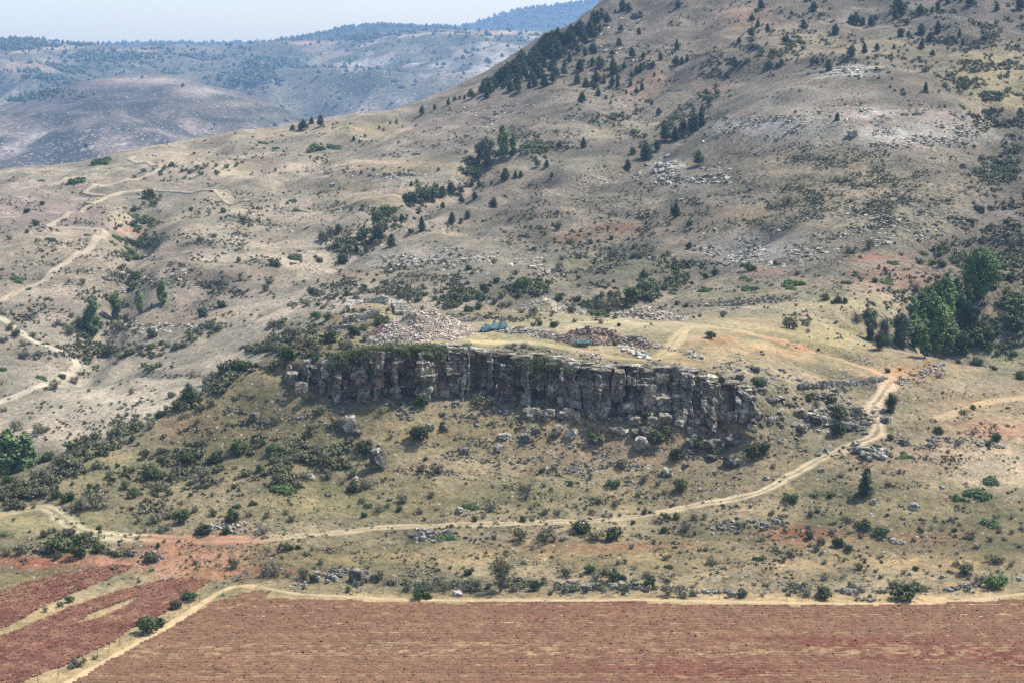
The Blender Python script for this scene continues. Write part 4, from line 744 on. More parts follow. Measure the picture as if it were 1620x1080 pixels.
# ---------------------------------------------------------------- wire fences
POSTM = plain_material('old_wood', (.17, .145, .12)); WIRE = plain_material('wire', (.25, .25, .25), .5)
pv, pf = cube_sphere(1); POSTS = [make_mesh('post', pv * (.032, .032, .62 + .03 * i), pf, mats=[POSTM]) for i in range(3)]
def fence(px_pts, step, label, brace=False):
    p = np.array(px_pts, float); w = hit(p[:, 0], p[:, 1]); q = resample(w, step); c = np.array([q[0][0], q[0][1], H(q[0][0], q[0][1])]); root = th('wire_fence', c, label, 'fence'); tops = []
    for i, r in enumerate(q):
        z = float(H(r[0], r[1])); o = link('post', POSTS[i % 3], parent=root, loc=(r[0] - c[0], r[1] - c[1], z - c[2] + .55)); o.rotation_euler = (RNG.normal(0, .06), RNG.normal(0, .06), 0); tops.append((r[0] - c[0], r[1] - c[1], z - c[2]))
    for hgt in (.45, 1.0):
        V, Fq = [], []
        for i, t in enumerate(tops):
            for dx, dz in ((-.008, 0), (.008, 0), (0, .014)): V.append((t[0], t[1] + dx, t[2] + hgt + dz))
            if i:
                b = i * 3
                for j in range(3): Fq.append((b - 3 + j, b - 3 + (j + 1) % 3, b + (j + 1) % 3, b + j))
        link('wire', make_mesh('wire', np.array(V), np.array(Fq), mats=[WIRE]), parent=root)
    return root
fence([(60, 1082), (97, 1072), (120, 1055), (162, 1037), (200, 1014), (232, 1000), (268, 984), (301, 962), (332, 944), (350, 934), (366, 922), (385, 913)], 3.0, 'sagging wire fence running diagonally between the red fields and the brown one')
fence([(392, 915), (430, 926), (480, 930), (560, 936), (620, 938), (690, 942), (751, 942), (810, 941), (940, 942), (1070, 944), (1190, 947), (1300, 948), (1400, 944), (1468, 940), (1540, 930), (1620, 918)], 3.05, 'long wire fence along the top edge of the ploughed field')
c = hit([388], [915])[0]; root = th('fence_brace', c, 'grey wooden corner brace where the two wire fences meet', 'fence brace')
for dx, rot_, ln in ((0, 0, 1.5), (.55, -38, 1.6), (-.5, 35, 1.5), (-1.1, 78, 1.7)):
    o = link('pole', make_mesh('pole', pv * (.07, .07, ln / 2), pf, mats=[plain_material('grey_wood', (.27, .26, .25))]), parent=root, loc=(dx, 0, .25 if abs(rot_) > 60 else .65)); o.rotation_euler = (0, R(rot_), 0)
# ================================================================ PLANTS
def quat_frames(nrm, rg):
    nrm = nrm / (np.linalg.norm(nrm, axis=1)[:, None] + 1e-9); a = rg.normal(size=nrm.shape); t = np.cross(nrm, a); t /= np.linalg.norm(t, axis=1)[:, None] + 1e-9; return t, np.cross(nrm, t)
def leaves(lobes, n, size, rg, shell=.55, up=.35, jit=.9, elong=1.5):
    """leaf-sized triangles through the volume of ellipsoid lobes (cx,cy,cz,rx,ry,rz)"""
    L_ = np.array(lobes, float); vol = (L_[:, 3] * L_[:, 4] * L_[:, 5]) ** .67; k = rg.choice(len(L_), n, p=vol / vol.sum())
    d = rg.normal(size=(n, 3)); d /= np.linalg.norm(d, axis=1)[:, None]; r = (shell + (1 - shell) * rg.random(n))[:, None] * (1 + .16 * rg.normal(size=(n, 1)))
    p = L_[k, :3] + d * r * L_[k, 3:]; nr = d + jit * rg.normal(size=(n, 3)) * .6; nr[:, 2] += up; t, b = quat_frames(nr, rg)
    s = size * rg.uniform(.6, 1.4, (n, 1)); A_ = p + t * s * .5 * elong; B_ = p - t * s * .5 + b * s * .45; D_ = p - t * s * .45 - b * s * .5
    V = np.stack([A_, B_, D_], 1).reshape(-1, 3); V[:, 2] = np.maximum(V[:, 2], 0.0); return V, np.arange(n * 3).reshape(-1, 3)
def tube(p0, p1, r0, r1, k=5):
    p0, p1 = np.array(p0, float), np.array(p1, float); d = p1 - p0; d /= np.linalg.norm(d) + 1e-9; a = np.cross(d, (0, 0, 1) if abs(d[2]) < .9 else (1, 0, 0)); a /= np.linalg.norm(a); b = np.cross(d, a)
    an = np.linspace(0, 2 * math.pi, k, endpoint=False); ring = np.cos(an)[:, None] * a + np.sin(an)[:, None] * b
    V = np.concatenate([p0 + ring * r0, p1 + ring * r1]); f = []
    for i in range(k): j = (i + 1) % k; f += [(i, j, k + j), (i, k + j, k + i)]
    return V, np.array(f)
def join(parts_):
    V, Fc, o, mi = [], [], 0, []
    for k, (v, f) in enumerate(parts_): V.append(v); Fc.append(f + o); o += len(v)
    return np.concatenate(V), np.concatenate(Fc)
BARK = plain_material('bark', (0.101, 0.078, 0.062)); TWIG = plain_material('twig', (0.133, 0.113, 0.098))
GREEN = leaf_material('juniper_green', (0.035, 0.051, 0.012), (0.078, 0.101, 0.027)); GREY = leaf_material('thorn_grey', (0.094, 0.094, 0.045), (0.195, 0.183, 0.109), vary=.45)
BRIGHT = leaf_material('bright_green', (0.035, 0.066, 0.011), (0.074, 0.121, 0.023)); DRY = leaf_material('dry_twig', (0.117, 0.101, 0.082), (0.211, 0.183, 0.156), vary=.4)
PINE = leaf_material('pine_green', (0.025, 0.044, 0.016), (0.058, 0.086, 0.031)); POP = leaf_material('poplar_green', (.065, .108, .032), (.135, .19, .055)); WIL = leaf_material('willow_green', (0.058, 0.074, 0.039), (0.117, 0.133, 0.078))
MATM = leaf_material('mat_green', (.042, .072, .018), (.080, .115, .028)); SCR = leaf_material('scrub_grey', (0.109, 0.105, 0.058), (0.195, 0.179, 0.117), vary=.45)
def bush_proto(name, mat, seed, n, size, nl, tall=.75, open_=False):
    rg = np.random.default_rng(seed); lob = []
    for i in range(nl):
        a = rg.uniform(0, 6.28); r = rg.uniform(.10, .40); z = rg.uniform(.18, .72) * tall * (1.1 - r); s = rg.uniform(.11, .25)
        lob.append((r * math.cos(a), r * math.sin(a), z, s, s, s * rg.uniform(.8, 1.2) * tall * 1.25))
    lob.append((0, 0, .30 * tall, .36, .36, .28 * tall))
    v, f = leaves(lob, n, size, rg, shell=.35 if open_ else .5); pr = [(v, f)]; nf = len(f)
    for i in range(9 if open_ else 5):
        a = rg.uniform(0, 6.28); l = rg.uniform(.28, .46); pr.append(tube((0, 0, -.05), (l * math.cos(a), l * math.sin(a), tall * rg.uniform(.55, .98)), .022, .006, 3))
    V, Fc = join(pr); mi = np.r_[np.zeros(nf), np.ones(len(Fc) - nf)].astype(int); return make_mesh(name, V, Fc, mats=[mat, TWIG], mat_idx=mi)
BU = {'g': [bush_proto('juniper_bush', GREEN, 10 + i, 620, .085, 7, .85) for i in range(5)], 't': [bush_proto('thorn_shrub', GREY, 30 + i, 560, .062, 9, .80, True) for i in range(6)],
      'b': [bush_proto('green_bush', BRIGHT, 50 + i, 760, .07, 8, .85) for i in range(3)], 'd': [bush_proto('dry_shrub', DRY, 60 + i, 420, .05, 8, .8, True) for i in range(3)]}
def mat_proto(seed):
    rg = np.random.default_rng(seed); lob = [(rg.uniform(-.3, .3), rg.uniform(-.3, .3), .04, rg.uniform(.15, .26), rg.uniform(.15, .26), .09) for _ in range(8)]
    v, f = leaves(lob, 1400, .085, rg, shell=.2, up=1.6); return make_mesh('juniper_mat', v, f, mats=[MATM])
MT = [mat_proto(80 + i) for i in range(4)]
def pine_proto(seed, bare=.12, wid=.34):
    rg = np.random.default_rng(seed); lob = []; tr = [tube((0, 0, -.04), (.01, .0, .5), .026, .017, 6), tube((.01, 0, .5), (rg.uniform(-.02, .02), 0, .93), .017, .004, 5)]
    nlv = 9
    for i in range(nlv):
        h = bare + (1 - bare) * (i + .4) / nlv * .92; rad = wid * (1 - ((h - bare) / (1.03 - bare)) ** 2.3) * rg.uniform(.75, 1.1); m = 5 if i < 6 else 3; a0 = rg.uniform(0, 6.28)
        for j in range(m):
            a = a0 + j * 6.28 / m + rg.normal(0, .25); rr = rad * rg.uniform(.45, 1.0); x, y = rr * .62 * math.cos(a), rr * .62 * math.sin(a); s = .055 + rad * .30
            lob.append((x, y, h + rr * .12, s * 1.15, s * 1.15, s * .62)); tr.append(tube((0, 0, h - .03), (x, y, h + rr * .1), .008, .003, 3))
    lob.append((0, 0, .95, .05, .05, .07)); v, f = leaves(lob, 1800, .048, rg, shell=.3, up=.5, elong=1.9)
    return make_mesh('crown', v, f, mats=[PINE]), make_mesh('trunk', *join(tr), mats=[BARK])
PN = [pine_proto(100 + i, (.10, .14, .05, .16, .08, .22, .04, .12)[i], (.36, .46, .34, .55, .30, .50, .44, .40)[i]) for i in range(8)]
def poplar_proto(seed, mat, wid=.2, n=1500, nl=16, low=.1, dens=2):
    rg = np.random.default_rng(seed); lob = []; tr = [tube((0, 0, -.04), (0, 0, .45), .022, .014, 6), tube((0, 0, .45), (.01, 0, .9), .014, .003, 5)]
    for i in range(nl):
        h = low + (.96 - low) * (i + .5) / nl; w = wid * math.sin(math.pi * min(.97, (.12 + .86 * (h - low) / (1 - low)))) ** .7; a = rg.uniform(0, 6.28); r = w * rg.uniform(.2, .62); s = w * rg.uniform(.38, .62)
        lob.append((r * math.cos(a), r * math.sin(a), h, s, s, s * 1.25)); tr.append(tube((0, 0, h - .08), (r * math.cos(a), r * math.sin(a), h), .008, .003, 3))
    v, f = leaves(lob, int(n * 1.5 * dens), .036, rg, shell=.35, up=.4, elong=1.2); return make_mesh('crown', v, f, mats=[mat]), make_mesh('trunk', *join(tr), mats=[BARK])
POPL = leaf_material('pale_poplar_green', (.10, .15, .055), (.19, .25, .10)); LP = [poplar_proto(160 + i, POPL, .28, 1500) for i in range(2)]
PP = [poplar_proto(130 + i, POP, (.20, .26, .17)[i]) for i in range(3)]; WP = [poplar_proto(140 + i, WIL, (.30, .38)[i], 1300, 14, .05) for i in range(2)]; OAKP = [poplar_proto(150, POP, .44, 2600, 26, .12), poplar_proto(151, PINE, .5, 1500, 18, .12), poplar_proto(152, WIL, .24, 900, 12, .1)]
def light_bark():
    return plain_material('pale_bark', (.28, .26, .23))
# ---- survey of plants: px, py (foot), width px [, kind]
G = """73,848,20,t|92,871,45,g|110,846,18,t|124,861,30,g|147,856,14,t|34,876,24,t|11,877,18,t|124,881,28,g|156,873,22,g|89,884,20,t|158,837,11,g|124,816,8,t|217,853,9,t|260,857,8,t|250,865,9,g|282,857,7,t|214,828,8,t|244,827,22,t|264,819,22,t|287,826,28,g|260,840,24,t|310,809,14,t|338,813,16,t|367,824,26,g|393,815,16,t|324,845,30,g|357,844,18,g|204,878,18,d|242,888,26,t|348,880,8,t|308,892,13,t|371,897,24,t|301,948,32,b|279,963,20,g|235,1001,42,g|252,992,26,g|124,1054,27,t|113,1057,12,g|151,1042,12,t|111,952,17,g|94,959,14,t|72,967,13,t|54,803,10,t|21,823,8,t|7,847,14,t|47,842,8,t
417,844,28,d|423,818,14,t|453,812,12,t|462,824,17,t|461,798,7,t|497,805,5,t|454,869,20,g|472,867,10,g|493,870,8,t|485,877,13,t|425,872,10,d|509,891,14,t|431,910,36,t|480,915,26,t|495,919,18,g|456,912,14,d|581,899,10,t|597,919,26,t|615,923,20,d|641,888,9,t|688,885,6,t|712,899,8,t|740,908,14,g|748,902,9,t|733,935,22,d|752,935,26,t|662,947,28,b|676,946,18,g|684,933,24,t|643,935,18,t|708,931,20,t|576,817,13,g|599,809,24,t|637,794,20,t|631,808,14,g|665,810,13,t|573,795,14,t|683,786,10,t|777,805,26,t|752,823,11,g|801,873,10,t
856,747,11,g|985,740,22,t|970,770,24,b|1019,763,20,d|1010,785,16,t|1041,767,15,d|1051,781,14,d|1079,777,27,g|934,757,12,t|902,766,10,g|861,769,10,t|832,776,24,t|876,741,12,t|871,775,8,t|831,789,18,d|840,805,12,t|861,813,16,t|881,813,16,t|946,794,14,t|974,800,16,t|935,811,11,t|1019,812,12,g|996,814,5,t|827,824,13,g|920,842,36,g|862,855,36,t|824,854,36,t|904,845,14,d|974,852,34,g|942,855,26,t|891,855,12,t|1002,828,8,g|967,818,13,d|980,816,10,t|1037,827,14,d|1053,820,15,g|1071,820,15,g|1099,821,13,t|1115,820,12,t|1127,801,5,t|1187,802,8,t|1172,835,22,t|1085,841,24,d|1049,842,14,g|1000,867,10,t|1034,860,9,t|1045,859,7,t|1054,884,14,t|1117,871,11,t|1127,892,21,t|1170,855,8,t|1205,855,12,t|1160,869,10,d|1153,885,9,d|1086,892,8,d|827,891,10,t|989,890,10,t|977,892,12,t|934,905,22,b|1002,900,12,d|1039,898,10,d|1022,911,16,t|895,911,24,t|919,912,10,t|942,917,22,d|972,920,34,g|1027,929,26,g|1005,925,20,t|844,934,22,g|901,935,24,t|871,940,10,g|925,937,10,g|956,937,9,t|987,940,9,g|1057,942,30,t|1079,944,26,t|1097,942,18,t|1096,929,10,t|1157,944,14,d|1175,944,20,g|1206,942,12,d|815,935,20,t|1101,912,5,t|1111,915,8,d|1206,886,14,t
1224,740,11,t|1252,794,25,b|1290,786,13,t|1330,754,14,t|1314,786,13,g|1404,768,12,t|1220,814,12,t|1236,821,15,t|1282,816,16,t|1294,810,10,g|1342,824,20,t|1367,837,26,g|1355,832,14,t|1395,846,32,b|1386,848,16,t|1404,815,8,g|1425,820,8,d|1457,840,12,t|1446,856,10,t|1491,839,10,d|1504,822,12,t|1509,840,10,g|1523,839,8,t|1517,830,8,t|1280,837,13,t|1316,845,16,t|1342,844,9,t|1282,852,17,g|1324,864,24,g|1297,860,18,t|1292,871,16,t|1299,877,9,t|1344,871,17,g|1362,851,12,t|1227,870,12,t|1250,880,16,t|1226,887,10,t|1240,889,14,t|1305,891,14,t|1354,882,7,d|1246,905,8,t|1321,894,6,t|1360,900,18,t|1374,895,6,g|1386,905,10,t|1394,914,12,t|1449,901,13,b|1430,907,14,d|1487,895,7,t|1467,907,9,d|1476,911,7,t|1527,906,42,t|1574,889,30,t|1600,895,14,d|1576,930,42,b|1550,925,22,t|1532,916,9,t|1411,929,24,t|1432,950,46,g|1449,935,26,g|1355,941,16,d|1376,944,8,b|1301,946,34,g|1276,942,22,t|1247,942,9,b|1306,917,16,t|1257,927,7,t|1537,852,20,t|1547,867,16,t|1567,855,14,t|1589,854,10,t|1601,844,14,d|1615,837,10,t|1600,820,9,t|1614,865,10,t|1616,806,8,t|1581,842,12,t|1525,804,8,t|1575,822,10,t
280,647,24,g|256,660,20,g|239,677,18,t|215,682,18,g|209,697,14,g|316,650,22,t|312,670,12,t|360,594,40,g|387,587,30,b|367,602,14,t|332,606,24,t|345,615,20,t|380,712,34,g|300,731,32,g|346,731,28,g|240,756,28,g|255,756,20,t|280,752,22,t|320,757,30,t|215,784,24,g|199,772,20,t|250,777,26,t|266,782,18,t|175,755,16,t|169,740,10,d|187,737,8,b|197,752,9,g|144,780,20,g|114,767,10,t|266,732,8,d|150,802,44,t|125,805,34,t|106,792,24,g|75,780,30,t|87,787,20,g|85,755,36,d|105,737,30,t|125,725,28,t|152,712,34,t|60,757,28,t|75,730,22,g|115,712,24,g|175,695,22,t|15,790,34,t|28,770,24,t|14,762,22,b|5,780,20,t|66,684,30,t|25,681,22,t|5,650,14,t|37,567,26,t|59,562,14,t|100,599,15,g|85,615,24,t|119,606,16,t|140,572,22,t|96,645,9,t|129,643,6,t|209,622,12,t|141,619,8,t|157,605,7,t|182,577,10,t|177,560,24,t|222,552,16,t|305,595,12,t|176,640,7,t|48,662,6,t|100,670,8,t|335,640,18,t
431,717,28,b|459,707,22,t|452,735,30,t|440,765,28,t|512,735,50,t|467,730,24,t|481,757,24,t|466,770,16,t|412,745,16,g|491,687,26,t|412,692,14,t|520,755,22,t|541,765,12,t|557,777,22,g|579,772,20,t|565,682,18,t|540,677,28,t|577,715,30,g|590,735,15,t|665,697,36,g|619,692,11,t|700,672,10,g|604,652,18,t|671,627,22,g|670,642,26,g|755,642,28,t|774,640,20,t|485,635,22,t|560,750,20,t|665,745,20,t|690,747,26,t|674,727,8,g|639,792,18,t|682,785,13,t|601,787,8,t|505,655,20,t|437,665,20,t
942,700,26,g|875,692,18,t|1037,702,28,g|1057,687,22,g|1070,725,28,g|1105,707,24,g|1195,720,42,g|1132,720,20,t|1026,660,22,b|910,635,24,g|1055,597,15,g|1110,602,20,g|1137,597,16,t|1200,611,28,b|1191,584,9,g|1007,685,12,b
1295,215,0,t|1485,684,18,g|1240,655,0,t|1525,655,17,t|1539,646,11,g|1557,624,5,t|1404,589,11,g|1424,585,6,g|1424,607,6,t|1484,596,14,d|1295,554,7,g|1282,631,18,g|1316,639,18,g|1327,662,32,g|1322,687,26,g|1356,655,17,t|1292,642,18,d|1274,657,11,t|1269,685,16,t|1232,656,9,g|1271,612,16,t|1300,615,9,t|1387,710,14,g|1409,695,12,g|1541,687,14,d|1577,697,20,g|1564,704,14,g|1594,674,8,t|1500,716,10,t|1517,704,16,d|1615,600,20,g|1572,585,11,g|1545,577,20,g|1517,575,11,g|1247,519,28,t|1276,516,18,t|1279,527,12,d|1510,557,30,g|1532,550,20,g|1549,549,20,g|1565,550,18,g|1570,532,34,g|1540,535,30,g|1605,525,40,g|1527,540,26,g
57,357,15,g|42,337,11,g|236,315,22,g|212,335,11,g|66,324,9,g|46,335,8,g|43,368,8,g|14,379,9,t|192,522,18,t|127,520,24,t|110,527,22,t|240,534,17,g|222,552,15,t|90,515,16,t|114,502,12,t|54,501,6,t|350,486,17,g|322,501,18,g|337,376,14,t|317,381,12,t|302,334,9,g|331,340,9,t|354,336,12,g|377,414,10,g|386,352,20,t|286,422,7,t|131,449,14,t|109,447,8,t|17,522,18,t|25,532,20,t|6,541,14,t|37,546,14,t|51,534,14,t|107,559,9,t|160,550,12,t|175,546,18,t|195,544,9,t|204,547,9,t|175,559,16,t
420,461,17,t|426,450,16,t|434,422,22,g|506,415,11,g|496,470,20,g|549,467,12,g|542,416,22,g|650,369,12,g|571,378,18,g|515,380,26,t|537,367,16,g|525,372,20,t|507,381,14,t|600,350,24,g|612,342,24,g|595,352,16,g|622,335,14,g|555,334,10,t|574,333,15,t|592,332,9,t|527,337,9,t|467,335,11,t|454,323,7,t|649,322,24,g|670,317,24,g|685,314,22,g|700,310,20,g|662,339,9,g|742,427,14,g|782,417,14,t|765,462,18,g|785,447,14,g|722,474,16,g|745,475,14,t|759,470,14,t|647,475,17,t|669,457,11,t|689,450,9,t|784,480,16,t|795,485,16,t|805,484,14,t|632,470,14,t|576,455,10,g|741,494,16,g|757,489,14,g|772,505,14,t|574,405,9,t|605,515,32,g|552,510,17,d|501,505,18,b|517,507,20,t|522,541,26,g|560,530,24,g|577,522,18,t|465,540,40,t|487,545,34,t|437,557,38,t|417,555,28,t|457,567,34,g|497,561,26,t|540,550,16,t|551,551,20,t|499,569,20,b|631,526,8,d|647,526,10,t
827,507,9,t|854,515,11,g|877,517,16,g|909,510,10,t|921,509,5,t|952,512,12,t|979,516,8,g|1030,515,6,t|939,494,15,g|1124,536,17,g|1204,557,5,g|1106,502,10,t|1144,502,15,t|844,499,18,t|825,495,16,t|974,546,13,t|1086,485,8,g|885,475,16,g|955,487,22,t|972,485,20,t|997,474,28,g|1017,461,22,g|1057,447,16,g|1070,432,16,g|1082,422,14,g|1116,441,12,g|1130,436,14,g|1185,429,22,g|1090,357,15,g|1057,357,11,t|1090,394,13,g|1056,404,10,t|1002,409,12,g|1014,409,9,g|975,419,8,t|970,406,18,t|967,379,9,g|1120,332,10,t|916,441,9,g|916,454,9,t|869,449,12,t|827,457,30,g|815,435,14,t|837,425,8,t|889,411,14,t|880,399,8,t|861,399,9,t|844,396,9,g|884,424,16,t|861,416,8,t|900,384,17,t|881,364,20,t|962,452,9,t
1227,419,10,g|1247,320,18,t|1375,394,20,t|1347,401,22,t|1306,475,14,g|1325,479,15,g|1317,481,8,g|1337,479,11,g|1377,505,28,g|1355,509,22,t|1449,460,20,t|1415,465,12,t|1431,465,12,t|1384,447,12,g|1402,435,9,t|1426,404,9,t|1262,435,11,t|1270,439,6,t|1335,436,8,t|1490,422,18,g|1600,395,20,t|1347,320,9,t"""
BUSH = [tuple(float(v) if i < 3 else v for i, v in enumerate(e.split(','))) for l in G.split('\n') for e in l.split('|')]; BUSH = [b for b in BUSH if b[2] > 0]
MATS = """745,803,30|703,851,34|1196,887,18|1567,763,30|1547,783,46|1515,790,20|1562,831,32|65,600,20|4,586,18|216,346,20|214,361,18|185,380,22|207,400,30|200,407,26|24,445,25|44,460,14|82,382,20|139,327,16|136,375,14|467,410,26|464,320,14|1432,722,22|1410,419,20|1402,449,26|1339,450,20|1252,452,36|1249,460,18|1352,438,11|1115,462,22|1185,460,28|1062,467,14|1176,442,15|452,775,44|499,237,28|525,237,26|417,230,20|437,237,14|659,247,12|155,262,36|122,290,32|66,289,14|1430,184,12|1520,171,14|1450,184,18|375,803,16|400,798,14|580,803,16|612,803,12|1056,720,0|1058,899,16"""
MATS = [tuple(map(float, e.split(','))) for e in MATS.split('|')]; MATS = [m for m in MATS if m[2] > 0]
def T4(s, sc, ox, oy): return [(ox + a / sc, oy + b / sc, c / sc) for a, b, c in (tuple(map(float, e.split(','))) for e in s.split('|'))]
PINES = T4("800,75,60|670,150,80|720,80,30|600,190,60|570,190,70|520,230,90|460,250,90|380,320,90|320,310,60|210,390,70|120,450,90|175,430,80|40,480,80|60,525,45|105,540,60|150,545,50|210,520,50|245,510,60|300,510,70|350,490,70|390,340,60|450,370,60|500,310,50|545,330,50|590,320,80|510,420,80|420,450,70|495,490,70|550,515,60|610,500,80|655,490,50|700,510,60|735,510,50|735,470,45|710,440,70|705,400,60|630,400,75|585,390,50|770,405,40|820,340,70|885,350,45|870,420,55|845,430,40|818,465,55|810,505,45|990,360,50|1085,290,70|1080,390,55|1110,380,50|1143,365,50|940,400,50|860,205,45|750,190,45|742,270,45|703,330,45|620,565,45|525,605,70|845,560,45|880,530,50|785,555,28|665,585,25|695,612,20|725,595,15|935,620,35|976,680,50|1090,45,45|1525,130,40|1560,160,45|1515,215,45|1580,50,60|1450,255,45|1420,400,60|1380,460,40|1015,830,110|1070,830,80|1120,770,80|1180,770,110|1230,740,90|970,890,70|905,940,95|825,910,50|795,1000,60|1210,980,90|535,870,60|395,870,40|260,985,50|315,985,45|70,1060,80|130,1050,45|165,1045,42|345,1045,40|1230,670,60|1270,620,45|950,450,30|600,530,40|250,440,80|340,440,90|300,400,70|270,380,70|360,400,60|420,400,60|160,480,70|200,470,60|370,460,70|280,460,70|230,470,60|460,300,60|480,280,50|420,330,50|540,260,70|590,240,70|630,190,50|350,360,80|250,370,60|180,400,70|90,500,60|20,500,60", 3.724, 780, 0)
PINES += T4("75,60,50|380,70,60|325,175,70|215,260,60|510,205,75|635,150,80|720,160,70|745,130,50|900,90,90|860,110,70|1010,90,70|1110,60,60|1075,80,40|1115,190,70|1060,250,65|1020,200,60|1015,290,70|940,220,45|895,220,50|930,145,40|1240,220,50|1385,255,50|1170,20,60|1600,60,80|600,340,75|680,315,60|755,300,50|840,335,30|1080,335,45|470,420,65|400,380,50|375,380,45|435,370,35|190,390,45|165,400,30|115,410,50|1040,540,60|515,715,60|252,95,35|55,155,40|110,190,55|20,215,50|15,125,40|855,290,30|1260,270,45|600,140,60|670,150,60|880,60,80|1130,10,50|1300,40,60|1460,60,50", 3.724, 1185, 0)
PINES += T4("230,670,45|300,665,60|350,625,45|408,640,70|280,660,50|1048,568,70|1130,535,45|1215,505,45|1258,480,30|1320,470,35|1365,465,60|1415,418,35|1290,470,25|1480,430,90|1550,360,80|1560,400,45|1610,330,70|1610,415,60|1520,400,60|1580,390,60|850,628,25|890,612,22|808,670,20|780,655,22|1570,985,80|1235,1060,80|1300,1070,50|1180,1070,60|1150,1078,50|1410,970,60|1365,1020,50|1410,1020,40|1490,1010,30|665,940,30|1155,920,25|985,1020,38|1080,1090,50|1120,1085,45|690,710,25|617,730,30|655,745,25", 4, 405, 40)
_pr = np.random.default_rng(77)
for _ in range(84):
    a_, b_ = _pr.normal(0, 52), abs(_pr.normal(0, 13)) - 3; x_ = 862 + a_ + b_ * .4; x_ = min(max(x_, 765), 985); PINES.append((round(x_, 1), round(float(np.interp(x_, [740, 760, 820, 880, 940, 1000], [148, 140, 105, 62, 32, 2])) + b_ + 5, 1), _pr.uniform(14, 24)))
PINES += [(564, 399, 16), (580, 400, 13), (600, 385, 27), (619, 390, 19), (667, 366, 21), (667, 356, 14), (780, 332, 19), (740, 345, 14), (715, 353, 18), (729, 354, 11), (751, 315, 12), (730, 321, 12), (700, 330, 12), (1017, 444, 19), (1070, 343, 23), (1064, 340, 14), (299, 641, 36), (1369, 784, 54), (635, 350, 14), (1002, 395, 10)]
POPS = [(1445, 524, 56, 'P', 'poplar at the left shoulder of the dark grove'), (1462, 508, 56, 'P', 'small poplar high on the left side of the grove'), (1500, 528, 62, 'P', 'poplar behind the nearest tall one, right side of the grove'), (1463, 566, 50, 'P', 'short poplar at the lowest left foot of the grove'), (1420, 540, 44, 'W', 'grey willow wedged between two wider willows'), (1498, 562, 60, 'P', 'poplar right of the nearest tall one at the foot of the grove'), (147, 532, 62, 'L', 'tallest pale poplar standing in the gully among bushes, left valley'), (184, 506, 48, 'L', 'poplar just right of the tallest one in the left gully'), (220, 497, 40, 'L', 'thin pale poplar, third from the left in the gully'), (257, 483, 42, 'L', 'leaning poplar at the right end of the gully group'),
        (12, 752, 78, 'P', 'dark broad poplar behind the spur at the left edge'), (38, 752, 74, 'P', 'silvery poplar behind the spur, second from the left edge'), (-8, 770, 74, 'P', 'poplar cut by the left edge of the view'), (10, 790, 40, 'W', 'small pale willow below the dark poplars at left'),
        (796, 250, 52, 'L', 'pale upright poplar in the mid hillside hollow'), (770, 262, 46, 'W', 'grey green willow left of the pale poplar in the hollow'), (758, 255, 30, 'W', 'small willow at the left of the hollow grove'), (812, 246, 34, 'P', 'green poplar right of the pale one in the hollow'),
        (1550, 474, 82, 'O', 'tallest broad tree rising behind the poplar grove at right'), (1515, 504, 66, 'P', 'poplar beneath the broad tree, right end of the grove'), (1530, 500, 52, 'P', 'short poplar at the foot of the broad tree'), (1497, 508, 78, 'P', 'top poplar of the dark green grove'), (1483, 516, 74, 'P', 'poplar in the middle of the dark green grove'),
        (1470, 530, 78, 'P', 'bright poplar low in the middle of the grove'), (1488, 540, 72, 'P', 'poplar at the lower right of the grove'), (1477, 558, 96, 'P', 'nearest tall poplar of the grove, reaching lowest'), (1460, 552, 66, 'P', 'greyish poplar left of the nearest tall one'), (1447, 551, 58, 'P', 'rounded grey green poplar, third from the left in the grove'),
        (1428, 550, 56, 'W', 'broad greyish willow at the left of the grove'), (1403, 546, 44, 'W', 'wide low willow left of the poplar grove'), (1378, 540, 40, 'W', 'pale drooping willow at the far left end of the grove'), (1392, 553, 28, 'D', 'low dark round tree in front of the pale willow'), (1505, 552, 42, 'D', 'dark round tree at the right foot of the grove'), (1520, 560, 32, 'D', 'lowest dark round tree right of the grove'), (1540, 520, 36, 'D', 'dark bushy tree right of the grove in the valley'), (1412, 651, 0, 'D', '')]
